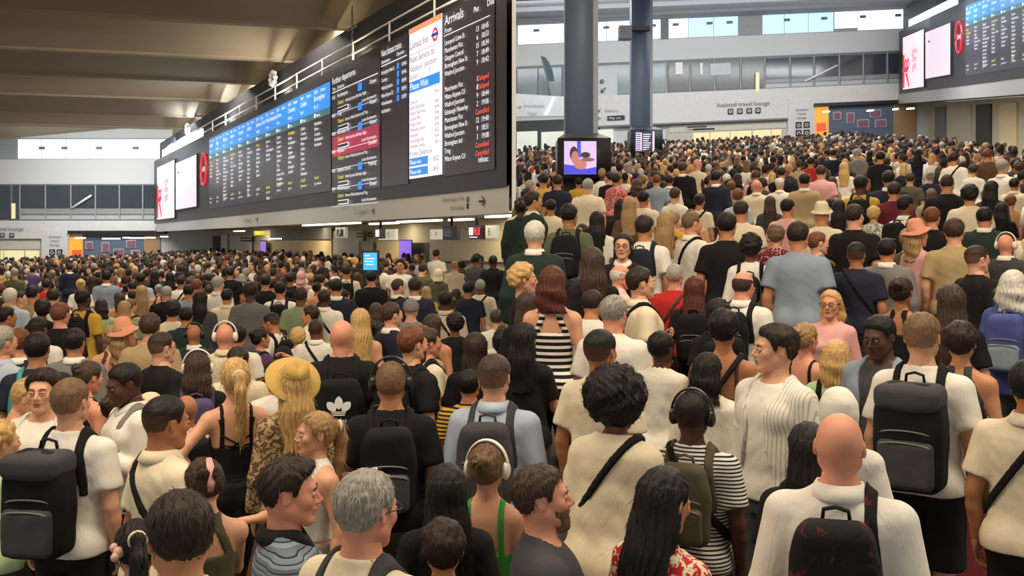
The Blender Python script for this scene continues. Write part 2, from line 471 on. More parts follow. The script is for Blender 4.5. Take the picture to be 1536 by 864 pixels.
# ---- west ceiling: deep sawtooth beams, each a piece of the ceiling
ce = slab('ceiling', [(-45, -8, 9.95), (0, -8, 9.95), (0, 75, 9.95), (-45, 75, 9.95)][::-1], (0, 0, .3), C_CONC, kind='structure')
for i in range(-1, len(BEAMS)):
    Y0 = BEAMS[i] if i >= 0 else 11.4
    X0, X1 = -44., -.1
    def bl(X, dy, z): return (X, Y0 + .25 * (X + .53 * Y0) + dy, z)
    prof = [(-3.1, 9.95), (-.35, 8.98), (-.28, 8.9), (.08, 8.9), (.14, 9.95)]
    v = [bl(X0, a, b) for a, b in prof] + [bl(X1, a, b) for a, b in prof]; n = len(prof)
    o = put('beam', mk_mesh('beam', v, [(j, j + 1, j + 1 + n, j + n) for j in range(n - 1)] + [(0, n, 2 * n - 1, n - 1)], smooth=False), (C_CONC,), ce)
# ---- the departures wall and the line it follows: depth = F * X0 / x
U_W = Vector((768 / FPX, -1, 0)).normalized()          # along the wall, towards the camera (reading direction)
N_W = Vector((-U_W[1], U_W[0], 0)) * -1; N_W = Vector((-.8837, -.4680, 0))
def W(x, y, X0=9.53):
    return P(x, y, FPX * X0 / max(x, 1))
def WZ(x, z, X0=9.53):
    Y = FPX * X0 / x; return Vector(((x - 768) / FPX * Y, Y, z))
def wq(x0, x1, z0, z1, X0=9.53, out=0.):
    return [WZ(x0, z0, X0) + N_W * out, WZ(x1, z0, X0) + N_W * out, WZ(x1, z1, X0) + N_W * out, WZ(x0, z1, X0) + N_W * out]
# longitudinal edge beam over the board and the soffit behind it
slab('trim_1', wq(200, 767.5, 8.55, 9.95, 10.7), (0, .5, 0), C_CONC, kind='structure')
wall_gate = slab('wall_gates', wq(235, 767.5, -1.2, 3.25, 13.4), (0, .3, 0), C_CREAM, kind='structure')
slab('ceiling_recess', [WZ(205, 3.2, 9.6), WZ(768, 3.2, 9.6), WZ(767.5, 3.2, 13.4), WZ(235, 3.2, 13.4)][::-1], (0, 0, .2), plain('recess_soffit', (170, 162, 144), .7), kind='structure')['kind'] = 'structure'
slab('wall_upper', wq(205, 767.8, 3.4, 8.6, 9.9), (0, .3, 0), plain('dark_wall', (46, 46, 50), .6), kind='structure')
fascia = slab('trim_2', wq(236, 767.2, 3.1, 3.62, 9.53, .05), (0, .35, 0), C_FASC, kind='structure')
# partition where the two halls meet, standing in for the border between the views
slab('border_divider', [(0, 18.05, 0), (.075, 18.05, 0), (.075, 18.05, 13), (0, 18.05, 13)], (0, 46, 0), plain('white_border', (246, 246, 246), .6, noise=.01), kind='structure')

# ---- west back wall at depth 60
YB = 60.
wb = slab('wall_back', [P(-120, 400, YB), P(330, 400, YB), P(330, 180, YB), P(-120, 180, YB)], (0, .4, 0), C_WALLW, kind='structure')
def bq(x0, y0, x1, y1, out=.06, Y=YB): return [P(x0, y1, Y - out), P(x1, y1, Y - out), P(x1, y0, Y - out), P(x0, y0, Y - out)]
def band(name, x0, y0, x1, y1, m, parent, d=.06, Y=YB): return slab(name, bq(x0, y0, x1, y1, d, Y), (0, d + .02, 0), m, parent)
win = slab('window_1', bq(-60, 207, 272, 239, .04), (0, .1, 0), C_MULL, kind='structure')
for i, (a, b) in enumerate(((27, 61), (62.5, 98), (99.5, 134), (135.5, 170), (171, 206), (207, 270))):
    band('pane', a, 209, b, 238, G_SKY, win, .08)
band('vent_panel', -58, 209, 25, 238, plain('vent_grey', (150, 154, 156), .6), win, .08)
for a in (30, 64, 116, 171, 222): band('window_stay', a + 28, 220, a + 37, 224, C_GREY, win, .12)
gal = slab('window_2', bq(-60, 276, 240, 331, .04), (0, .1, 0), C_GREY, kind='structure')
for a, b in ((-55, 15), (19, 28), (31, 67), (69, 105), (107, 142), (144, 178), (180, 213), (215, 236)):
    band('pane', a, 278, b, 312 if a > 25 else 329, C_DARKG, gal, .08)
    if a > 25: band('spandrel', a, 313, b, 321, plain('spandrel', (150, 150, 148), .4), gal, .07); band('lower_pane', a, 323, b, 329, plain('pale_glass', (176, 180, 178), .2), gal, .07)
for a in (29.5, 68, 106, 143, 179, 214): band('mullion', a - .9, 277, a + .9, 330, C_MULL, gal, .13)
lf = slab('lamp', [P(17, 328, YB - .3), P(22, 328, YB - .3), P(22, 305, YB - .3), P(17, 305, YB - .3)], (0, .1, 0), G_CREAM, gal)
# steel strut seen through the glass
adopt(put('stair_stringer', Isl().add(*sweep([P(108, 312, YB - .2), P(137, 293, YB - .2)], .07, n=6)).mesh('stair_stringer'), (M_WHITEP,)), gal)
sh = slab('trim_3', bq(-60, 331, 104, 358, .25), (0, .3, 0), plain('fascia_white', (214, 212, 206), .6), kind='structure')
slab('trim_4', bq(104, 331, 240, 346, .25), (0, .3, 0), plain('fascia_white', (214, 212, 206), .6), kind='structure')
slab('trim_5', bq(62, 345, 101, 400, .3), (0, .34, 0), plain('fascia_white', (214, 212, 206), .6), kind='structure')
slab('trim_6', bq(101, 346, 246, 350.5, .5), (0, .5, 0), C_BLACK, kind='structure')
lounge = slab('door_1', bq(-60, 358, 61, 400, .05), (0, .1, 0), plain('lounge_frame', (196, 190, 172), .6), kind='structure')
band('lintel_panel', -60, 362, 60, 374, plain('lintel', (206, 200, 186), .6), lounge, .1)
for a, b in ((-40, -2), (1, 4), (6, 35), (38, 58)): band('glass_pane', a, 376, b, 400, G_CREAM, lounge, .1)
# hoarding with framed posters and the small orange shop
hd = slab('wall_hoarding', bq(124, 352, 216, 400, .1), (0, .15, 0), plain('hoarding_blue', (92, 106, 122), .7, noise=.1, scale=.8), kind='structure')
for a, b, c, d in ((128, 362, 139, 374), (152, 363, 164, 378), (189, 360, 204, 372), (170, 373, 186, 384), (196, 375, 210, 385)):
    fr = band('poster_frame', a, b, c, d, plain('poster_frame', (176, 176, 186), .5), hd, .16)
    band('poster', a + 1.4, b + 1.4, c - 1.4, d - 1.4, plain('poster_mauve', (140, 92, 104), .6, noise=.3, scale=2.), hd, .2)
shop = slab('wall_shop', bq(104, 356, 124, 400, .12), (0, .2, 0), G_ORANGE, kind='structure')
band('shop_sign', 108, 375, 121, 386, glow('shop_sign', (236, 96, 60), .8), shop, .3)
slab('wall_kiosk', bq(216, 352, 240, 400, .12), (0, .2, 0), plain('kiosk_tan', (168, 132, 96), .7), kind='structure')
for j_, (a, b, y) in enumerate(((112, 126, 357), (153, 178, 358), (184, 192, 356.5), (194, 216, 357), (218, 231, 356.5), (240, 250, 355))):
    lamp = slab('strip_light', [P(a, y + 1, 57), P(b, y + 1, 57), P(b, y - 1, 57), P(a, y - 1, 57)], (0, .25, 0), G_STRIP)
    tag(lamp, ('white strip light over the orange shop', 'white strip light over the second poster', 'shortest strip light over the poster hoarding', 'long strip light over the last posters', 'strip light over the tan kiosk', 'strip light at the canopy end by the gift advert')[j_], 'lamp', 'strip lights over the poster hoarding')
L = Letters(P(0, 0, YB - .32), (1, 0, 0), (0, 0, 1), (0, -1, 0)); K = YB / FPX
def at(x, y): return (x * K, -y * K)
L.text('Assisted travel lounge', -40 * K, -344 * K, 8.5 * K, M_GREYP)
for a in (-34, -17, 0, 14):
    L.rect(a * K, -354 * K, (a + 7) * K, -347.5 * K, M_BLACKP); L.ring((a + 3.5) * K, -350.7 * K, 1.2 * K, 2. * K, M_WHITEP, 12, .012)
for i, t in enumerate(('Assisted', 'travel', 'lounge')): L.text(t, 82 * K, -(355 + 6 * i) * K, 5.4 * K, M_GREYP, 'CENTER', .03)
for a, b in ((74, 372), (85, 372), (74, 383), (85, 383)):
    L.rect(a * K, -(b + 8.5) * K, (a + 8.5) * K, -b * K, M_BLACKP, .03); L.ring((a + 4) * K, -(b + 5) * K, 1.6 * K, 2.4 * K, M_WHITEP, 12, .036); L.rect((a + 3) * K, -(b + 3.6) * K, (a + 4.4) * K, -(b + 1.5) * K, M_WHITEP, .036)
L.build(wb)

# ---- east back wall at depth 60, on the ramp
we = slab('wall_end', [P(700, 270, YB), P(1420, 240, YB), P(1420, -60, YB), P(700, -60, YB)], (0, .4, 0), C_WALLW, kind='structure')
def rl(x, y0): return y0 - .042 * (x - 1150)                        # the ramp's cross fall carried along a level line (y0 read at x = 1150)
def eq(x0, x1, y0, y1, out=.06, Y=YB): return [P(x0, rl(x0, y1), Y - out), P(x1, rl(x1, y1), Y - out), P(x1, rl(x1, y0), Y - out), P(x0, rl(x0, y0), Y - out)]
def eband(name, x0, x1, y0, y1, m, parent, d=.06, Y=YB): return slab(name, eq(x0, x1, y0, y1, d, Y), (0, d + .02, 0), m, parent)
CE = slab('ceiling', [Vector((x, y, hz(x + 1e-6, y) + 6.75)) for x, y in ((.08, -8), (45, -8), (45, 64), (.08, 64))][::-1], (0, 0, .3), plain('ceiling_grey', (150, 154, 158), .8), kind='structure')
for Yc in (54, 58.2):
    slab('beam', [Vector((.1, Yc, hz(.1, Yc) + 6.5)), Vector((45, Yc, hz(45, Yc) + 6.5)), Vector((45, Yc, hz(45, Yc) + 6.75)), Vector((.1, Yc, hz(.1, Yc) + 6.75))], (0, 1.3, 0), plain('beam_grey', (140, 144, 148), .8), CE)
w3 = slab('window_3', eq(776, 1380, 20, 52, .04), (0, .1, 0), C_MULL, kind='structure')
for a, b in ((777, 846), (889, 909), (910, 949), (966, 991), (992, 1032), (1033, 1070), (1071, 1107), (1144, 1176), (1177, 1212), (1213, 1250), (1252, 1286), (1287, 1378)):
    eband('pane', a, b, 22.5, 51 if b != 1286 else 47, G_SKY if a < 1000 or a > 1250 else G_SKYB, w3, .08)
eband('vent_panel', 1108, 1143, 22, 51, plain('vent_grey', (150, 154, 156), .6), w3, .09)
for a in (800, 905, 975, 1009, 1060, 1090, 1176, 1232, 1290, 1343): eband('window_stay', a, a + 9, 29, 33, C_GREY, w3, .12)
eband('dark_mullion', 991, 1003, 20, 52, C_GREY, w3, .12)
w4 = slab('window_4', eq(770, 1362, 84, 133, .04), (0, .1, 0), C_GREY, kind='structure')
M_GL2 = plain('mezzanine_glass', (122, 136, 138), .2, noise=.35, scale=.5); M_GL3 = plain('brown_glass', (92, 92, 88), .2, noise=.15)
for a, b, m in ((776, 806, M_GL2), (808, 842, M_GL2), (890, 1000, M_GL2), (1003, 1034, M_GL3), (1037, 1071, M_GL3), (1074, 1110, M_GL3), (1113, 1146, M_GL3), (1149, 1184, C_DARKG), (1187, 1220, C_DARKG), (1223, 1258, C_DARKG), (1261, 1294, C_DARKG), (1297, 1330, C_DARKG), (1333, 1358, C_DARKG)):
    low = 132 if a < 1149 else 118
    eband('pane', a, b, 88, low, m, w4, .08)
    if a >= 1149: eband('spandrel', a, b, 119, 125, plain('spandrel', (150, 150, 148), .4), w4, .07); eband('lower_pane', a, b, 126, 132, plain('pale_glass', (176, 180, 178), .2), w4, .07)
for a in (1000, 1035, 1072, 1111, 1147.5, 1185, 1221, 1259, 1295, 1331): eband('mullion', a - 1, a + 1, 86, 133, C_MULL, w4, .13)
eband('notice', 1013, 1024, 88, 106, M_WHITEP, w4, .14); eband('notice', 1065, 1096, 92, 110, plain('notice_grey', (196, 200, 200), .6), w4, .14)
eband('notice', 1050, 1054, 90, 108, M_WHITEP, w4, .14)
adopt(put('stair_stringer', Isl().add(*sweep([P(1207, 122, YB - .2), P(1256, 98, YB - .2)], .07, n=6)).mesh('stair_stringer'), (M_WHITEP,)), w4)
slab('lamp', eq(1134, 1139, 108, 136, .3), (0, .1, 0), G_CREAM, w4)
M_FW = plain('fascia_white', (214, 212, 206), .6)
slab('trim_7', eq(890, 1184, 133, 178, .25), (0, .3, 0), M_FW, kind='structure')
slab('trim_8', eq(1184, 1362, 133, 158, .25), (0, .3, 0), M_FW, kind='structure')
slab('trim_9', eq(1182, 1222, 150, 230, .3), (0, .34, 0), M_FW, kind='structure')
slab('trim_10', eq(1222, 1374, 158, 163, .5), (0, .5, 0), C_BLACK, kind='structure')
slab('trim_11', eq(898, 1182, 178, 180.5, .4), (0, .4, 0), C_GREY, kind='structure')
d2 = slab('door_2', eq(1000, 1182, 181, 232, .05), (0, .1, 0), plain('lounge_frame', (196, 190, 172), .6), kind='structure')
eband('lintel_panel', 1004, 1180, 182, 193, plain('lintel', (206, 200, 186), .6), d2, .1)
for a, b in ((1040, 1064), (1066, 1094), (1096, 1127), (1130, 1156), (1158, 1172)): eband('glass_pane', a, b, 195, 232, G_CREAM, d2, .1)
eband('dark_rail', 1040, 1072, 188.5, 190.5, C_BLACK, d2, .16)
hd = slab('wall_hoarding', eq(1243, 1340, 163, 232, .1), (0, .15, 0), plain('hoarding_blue', (92, 106, 122), .7, noise=.1, scale=.8), kind='structure')
for a, c, b, d in ((1250, 1262, 172, 184), (1270, 1282, 174, 190), (1305, 1322, 171, 183), (1286, 1304, 185, 197), (1313, 1330, 186, 198)):
    eband('poster_frame', a, c, b, d, plain('poster_frame', (176, 176, 186), .5), hd, .16); eband('poster', a + 1.5, c - 1.5, b + 1.5, d - 1.5, plain('poster_mauve', (140, 92, 104), .6, noise=.3, scale=2.), hd, .2)
shop = slab('wall_shop', eq(1222, 1243, 163, 232, .12), (0, .2, 0), G_ORANGE, kind='structure')
eband('shop_sign', 1226, 1239, 188, 200, glow('shop_sign', (236, 96, 60), .8), shop, .3)
slab('wall_kiosk', eq(1340, 1374, 163, 232, .12), (0, .2, 0), plain('kiosk_tan', (168, 132, 96), .7), kind='structure')
for j_, (a, b, y) in enumerate(((1236, 1245, 171), (1302, 1311, 172), (1341, 1348, 171.5), (1362, 1372, 171.5))):
    lamp = slab('strip_light', eq(a, b, y - 1, y + 1, 0, 57), (0, .25, 0), G_STRIP)
    tag(lamp, ('small strip light over the orange shop, end wall', 'small strip light over the framed posters, end wall', 'small strip light over the brown kiosk, end wall', 'small strip light beside the ramp hall gift advert')[j_], 'lamp', 'strip lights on the end wall canopy')
# mezzanine sign boards, arrows and lower frontage on the left
sg = slab('wall_sign_panel', eq(892, 926, 97, 135, .2), (0, .15, 0), plain('sign_white', (200, 204, 202), .6), kind='structure')
mz = slab('trim_12', [P(700, 176, YB - 4), P(866, 174, YB - 4), P(866, 146, YB - 4), P(700, 136, YB - 4)], (0, .3, 0), plain('sign_white', (200, 204, 202), .6), kind='structure')
slab('stripe', [P(816, 172, YB - 4.05), P(822, 172, YB - 4.05), P(833, 146, YB - 4.05), P(829, 146, YB - 4.05)], (0, .04, 0), G_SKY, mz)
slab('door_3', eq(770, 900, 166, 245, .06), (0, .1, 0), plain('shop_dark', (70, 72, 74), .6), kind='structure')
for a, b, y0, y1 in ((775, 806, 182, 230), (812, 850, 184, 230), (893, 920, 184, 232)):
    slab('shop_light', eq(a, b, y0, y1, .2), (0, .1, 0), glow('shop_white', (232, 236, 220), .8, .2, .5), we)
Le = Letters(P(1150, 177, YB - .33), Vector((1, 0, .042)).normalized(), (0, 0, 1), (0, -1, 0))
def ex(x): return (x - 1150) * K
def ey(y): return (177 - y) * K                # y as read at x = 1150
Le.text('Assisted travel lounge', ex(1115), ey(157.5), 9 * K, M_GREYP, 'CENTER')
for a in (1092, 1106, 1120, 1133):
    Le.rect(ex(a), ey(169), ex(a + 8), ey(161), M_BLACKP); Le.ring(ex(a + 4), ey(165), 1.4 * K, 2.4 * K, M_WHITEP, 12, .015)
for i, t in enumerate(('Assisted', 'travel', 'lounge')): Le.text(t, ex(1202), ey(168.5 + 6 * i), 5.4 * K, M_GREYP, 'CENTER', .03)
for a, b in ((1193, 185), (1205, 185), (1193, 197), (1205, 197)):
    Le.rect(ex(a), ey(b + 9), ex(a + 9), ey(b), M_BLACKP, .03); Le.ring(ex(a + 4.5), ey(b + 5), 1.7 * K, 2.6 * K, M_WHITEP, 12, .04)
def arrow(Ls, u, v, s, ang, mat, lift=.02, w=.14):
    c, q = math.cos(ang), math.sin(ang)
    for pts in ([(-1, -w), (.9, -w), (.9, w), (-1, w)], [(1, 0), (.25, .75), (.02, .62), (.62, 0)], [(.62, 0), (.02, -.62), (.25, -.75), (1, 0)]):
        Ls.poly([(u + s * (x * c - y * q), v + s * (x * q + y * c)) for x, y in pts], mat, lift)
arrow(Le, ex(906), ey(125), 5 * K, -2.4, M_BLACKP); Le.ring(ex(904), ey(112), 1.5 * K, 3 * K, M_BLACKP)
arrow(Le, ex(900), ey(155), 3.4 * K, -2.4, M_BLACKP); Le.text('Platforms', ex(909), ey(158), 5 * K, M_GREYP)
arrow(Le, ex(900), ey(167), 3.4 * K, math.pi, M_BLACKP); Le.rect(ex(912), ey(170.5), ex(938), ey(164), M_BLACKP, .02); Le.text('Way out', ex(914), ey(169.2), 5 * K, M_WHITEP, lift=.03)
Le.rect(ex(1031), ey(187), ex(1060), ey(185), M_BLACKP, .02)
Le.build(we)
Lm = Letters(P(790, 160, YB - 4.06), (1, 0, -.02), (0, 0, 1), (0, -1, 0)); k2 = 56 / FPX
arrow(Lm, -11 * k2, -1 * k2, 3 * k2, 0, M_GREYP); Lm.text('Food and drink', -4 * k2, 0, 5 * k2, M_GREYP); Lm.text('Toilets', 1 * k2, -12 * k2, 5 * k2, M_GREYP); Lm.build(mz)
# ---------------------------------------------------------------- the departures wall, west hall
G_BLUE = glow('screen_blue', (52, 140, 226), .95); G_TEAL = glow('screen_teal', (66, 112, 116), .8); G_WHITE = glow('screen_white', (246, 236, 246), 1.0)
G_RED = glow('screen_red', (168, 44, 74), .9); G_TXT = glow('screen_text', (240, 240, 244), 1.15); G_YEL = glow('screen_yellow', (246, 224, 70), 1.0)
G_ORG = glow('screen_orange_text', (255, 92, 60), 1.1); G_DTX = glow('screen_dark_text', (120, 104, 128), .7); G_PINK = glow('screen_pink', (246, 226, 240), .88)
G_GIFT = glow('screen_gift_red', (232, 50, 76), 1.0); G_OR2 = glow('screen_orange', (242, 150, 106), 1.); G_NAVY = glow('roundel_blue', (50, 60, 160), .9); G_RR = glow('roundel_red', (220, 60, 60), .9)
M_SCR = plain('board_screen', (64, 61, 72), .28, noise=.10, scale=.4); M_SCR2 = plain('board_frame', (48, 47, 53), .4, noise=.06)
PLACES = ['Watford Junction', 'Milton Keynes Ctl', 'Birmingham New St', 'Liverpool Lime St', 'Manchester Picc', 'Glasgow Central', 'Crewe', 'Rugby', 'Tring', 'Northampton', 'Stafford', 'Preston', 'Holyhead', 'Coventry', 'Bletchley', 'Hemel Hempstead', 'Runcorn', 'Stoke-on-Trent', 'Chester', 'Lancaster', 'Carlisle', 'Harrow', 'Bushey', 'Cheddington', 'Wolverhampton']
def board(name, pos, org_fn, label, whole=True):
    """pos(Y, z, out): point of the wall at depth Y; the wall is read towards the camera"""
    n_ = (pos(40, 5, 1.) - pos(40, 5, 0.))
    root = empty(name, pos(30, 3.6, 0.), label, 'screen')
    def pan(nm, Ya, Yb, z0, z1, m, out=.1, d=.08):
        q = [pos(Ya, z0, out), pos(Yb, z0, out), pos(Yb, z1, out), pos(Ya, z1, out)]
        o = slab(nm, q, (0, d, 0) if whole else n_ * -d, m); adopt(o, root); return o
    Ymin = 18.05 if whole else 31.
    pan('housing', 59.2, Ymin, 3.6, 7.42, M_SCR2, .08, .4)
    rnd = random.Random(5)
    def letters(Ya, z):
        U = (pos(Ya - 1, z, 0) - pos(Ya, z, 0)); U.normalize(); L = Letters(pos(Ya, z, .115), U, (0, 0, 1), n_)
        L.q = (pos(Ya - 1, z, 0) - pos(Ya, z, 0)).length; return L
    # long blue part with the stopping lists
    pan('screen_panel', 43.6, 27.55 if whole else Ymin, 4.0, 7.2, M_SCR, .1)
    pan('header_panel', 43.4, 27.6 if whole else Ymin, 6.40, 7.12, G_BLUE, .112, .02); pan('operator_strip', 43.4, 27.6 if whole else Ymin, 6.20, 6.39, G_TEAL, .112, .02)
    L = letters(43.4, 0.)
    cols = 12; wcol = (43.4 - 27.7) / cols * L.q
    for i in range(cols):
        u = i * wcol + .12
        if not whole and 43.4 - i * (15.7 / cols) < 32.8: break
        pl = PLACES[(i * 7) % len(PLACES)]
        L.text('18:%02d' % (31 + 3 * i), u, 6.93, .16, G_TXT, lift=.03); L.text(rnd.choice(['Delayed', 'Prepare', 'On time']), u + .66, 6.93, .14, G_TXT, lift=.03)
        L.text(pl.split(' ')[0], u, 6.72, .22, G_TXT, lift=.03); L.text(rnd.choice(['Delayed', 'Plat 12', 'Plat 4', 'Crewe']), u, 6.50, .15, G_TXT, lift=.03)
        L.rect(u, 6.24, u + .16, 6.35, G_TXT, .03); L.text(rnd.choice(['North', 'Midland', 'West']), u + .22, 6.24, .12, G_TXT, lift=.03)
        nn = rnd.choice([6, 7, 9, 11, 12, 5, 8, 10])
        for j in range(nn):
            L.text(rnd.choice(PLACES).split(' ')[0], u, 6.0 - .155 * j, .15, G_YEL if j == 0 and i % 3 == 0 or (i < 1 and j < 2) else G_TXT, lift=.02)
        L.text(rnd.choice(['First 1', 'Coach 8', 'Standard', 'Front 4']), u, 4.40, .15, G_YEL if i % 2 or i > 7 else G_TXT, lift=.02); L.text('[' + '=' * rnd.randint(3, 7) + '>', u, 4.22, .14, G_TXT, lift=.02)
    if not whole:
        L.build(root); return root
    L.text('infotec', wcol * 7.1, 4.02, .17, G_TXT, lift=.02)
    L.build(root)
    # next departures column
    pan('screen_panel', 27.45, 23.98, 3.9, 7.2, M_SCR, .1)
    pan('cancelled_row', 27.4, 24.05, 4.93, 5.5, G_RED, .112, .02)
    L = letters(27.4, 0.)
    L.text('Further departures', .02, 6.98, .26, G_TXT); L.text('Time', .04, 6.80, .13, G_TXT); L.text('Destination', .5, 6.80, .13, G_TXT); L.rect(0, 6.74, 3.75, 6.76, G_TXT)
    rows = [('18:23', 'Northampton', 'Delayed'), ('18:25', 'Tring', 'Delayed'), ('18:28', 'Manchester Picc', 'Delayed'), ('18:30', 'Holyhead', 'Cancelled'), ('18:42', 'Liverpool Lime St', 'Preparing'), ('18:49', 'Wolverhampton', 'Delayed')]
    for i, (a, b, c) in enumerate(rows):
        z = 6.55 - i * .51 - (.0 if i < 4 else .02)
        L.text(a, .06, z, .14, G_TXT, lift=.03); L.text(b, .56, z, .16, G_TXT, lift=.03); L.text(c, 3.7, z, .15, G_TXT, 'RIGHT', lift=.03)
        L.text('Calling at' if i == 3 else 'Delayed', .6, z - .2, .15, G_YEL, lift=.03); L.text('Harrow, Watford Junction and Tring' if i % 2 else 'Watford Junction, Bletchley, Rugby', 1.25, z - .2, .12, G_TXT, lift=.03)
        if i != 3:
            L.rect(.58, z - .40, 1.5, z - .28, G_TXT, .02); L.rect(.61, z - .38, 1.47, z - .30, M_SCR, .03); L.rect(2.3, z - .06, 2.62, z + .14, G_BLUE, .03)
        L.text('London Northwestern', 3.7, z - .38, .12, G_TXT, 'RIGHT', lift=.03); L.rect(0, z - .45, 3.75, z - .44, G_TXT, .02)
    L.build(root)
    # next fastest trains
    pan('screen_panel', 23.9, 22.35, 3.9, 7.35, M_SCR, .1)
    L = letters(23.88, 0.)
    L.text('Next fastest trains', .02, 7.10, .24, G_TXT, sx=.75); L.text('Destination', .02, 6.92, .13, G_TXT); L.text('Operator', 1.05, 6.95, .13, G_TXT); L.rect(0, 6.86, 1.7, 6.88, G_TXT)
    for i, (a, b) in enumerate((('Birmingham New St', '18:46'), ('Coventry', '18:46'), ('Watford Junction', '18:49'), ('Milton Keynes Ctl', '18:54'), ('Wolverhampton', '18:59'), ('Northampton', ''))):
        L.text(a, .03, 6.66 - .19 * i, .135, G_TXT, sx=.8)
        if b: L.rect(1.1, 6.63 - .19 * i, 1.25, 6.78 - .19 * i, G_BLUE, .02); L.text(b, 1.68, 6.66 - .19 * i, .14, G_TXT, 'RIGHT')
    L.build(root)
    # white line panel
    pan('line_panel', 22.22, 20.58, 4.0, 7.42, G_WHITE, .13, .06); pan('orange_band', 22.22, 20.58, 7.30, 7.42, G_OR2, .14, .02)
    L = letters(22.22, 0.); WL = 1.64 * L.q
    L.text('Lioness line', .10, 6.93, .25, G_DTX, lift=.04, sx=.9); L.ring(1.55, 7.02, .09, .15, G_RR, lift=.045); L.rect(1.37, 6.985, 1.73, 7.055, G_NAVY, .05)
    L.rect(.08, 6.80, WL - .1, 6.81, G_DTX, .04)
    L.text('Next Service to:', .08, 6.62, .22, G_DTX, lift=.04); L.text('Watford', .10, 6.40, .2, G_DTX, lift=.04); L.text('Junction', .95, 6.42, .2, G_DTX, lift=.04); L.text('Euston', .10, 6.24, .17, G_DTX, lift=.04); L.text('3', 1.2, 6.25, .17, G_DTX, lift=.04)
    L.rect(.06, 5.95, WL - .06, 6.19, G_BLUE, .04); L.text('Please Wait', .12, 6.0, .22, G_TXT, lift=.05)
    L.text('Mins', WL - .1, 5.76, .13, G_DTX, 'RIGHT', lift=.04)
    for i, t in enumerate(('Calling at:', 'South Hampstead', 'Kilburn High Road', 'Queens Park', 'Kensal Green', 'Willesden Junction', 'Harlesden', 'Stonebridge Park', 'Wembley Central')):
        L.text(t, .10, 5.68 - .125 * i, .12, G_DTX, lift=.04)
        if i: L.text('18:%02d' % (40 + 2 * i), WL - .1, 5.68 - .125 * i, .12, G_DTX, 'RIGHT', lift=.04)
    L.text('Further Departures', .10, 4.50, .16, G_DTX, lift=.04)
    for z, t in ((4.28, '18:32'), (4.06, '18:42')):
        L.rect(.08, z - .01, 1.15, z + .17, G_BLUE, .04); L.text('Please wait', .14, z + .03, .14, G_TXT, lift=.05); L.text(t, WL - .12, z + .03, .15, G_DTX, 'RIGHT', lift=.04)
    L.build(root)
    # arrivals
    pan('screen_panel', 20.5, 18.45, 3.95, 7.42, M_SCR, .1)
    L = letters(20.5, 0.); WL = 2.0 * L.q
    L.text('Arrivals', .04, 7.12, .30, G_TXT); L.text('Plat', 1.45, 7.10, .16, G_TXT); L.text('Due', 2.05, 7.10, .18, G_TXT); L.text('From', .04, 6.95, .16, G_TXT); L.rect(0, 6.90, WL - .1, 6.915, G_TXT)
    ar = [('Liverpool Lime St', '13', '18:45'), ('Manchester Picc', '6', '18:53'), ('Glasgow Central', '15', '18:34'), ('Birmingham New St', '7', '18:49'), ('Watford Junction', '9', '18:42'), None, ('Manchester Picc', '1', 'Delayed'), ('Milton Keynes Ctl', '8', 'Delayed'), ('Watford Junction', '9', '18:44'), ('Edinburgh Waverley', '2', '19:06'), ('Manchester Picc', '', 'Cancelled'), ('Birmingham New St', '12', '19:40'), ('Watford Junction', '9', '18:51'), ('Birmingham Intl', '3', '19:08'), ('Tring', '', 'Cancelled'), ('Milton Keynes Ctl', '', 'Cancelled')]
    for i, r in enumerate(ar):
        if not r: continue
        z = 6.70 - .163 * i
        L.text(r[0], .04, z, .15, G_TXT, sx=.92); L.text(r[1], 1.62, z, .15, G_TXT, 'CENTER'); L.text(r[2], WL - .14, z, .15, G_ORG if r[2][0] in 'DC' else G_TXT, 'RIGHT')
    L.text('infotec', WL - .16, 4.12, .16, G_TXT, 'RIGHT')
    L.build(root)
    return root
def pos_w(Y, z, out): return Vector((9.53 - 768 / FPX * Y, Y, z)) + N_W * out
board('departure_board', pos_w, None, 'long dark departures and arrivals board with blue header, above the platform gates')
N_E = Vector((-.9791, .2033, 0))
def pos_e(Y, z, out):
    X = 11.5 + .2076 * Y; x = 768 + FPX * X / Y
    return Vector((X, Y, z + (360 - (177 - .042 * (x - 1069))) / FPX * Y)) + N_E * out
board('departure_board', pos_e, None, 'dark train board with blue header at the ramp hall, beside two pale advert screens', False)
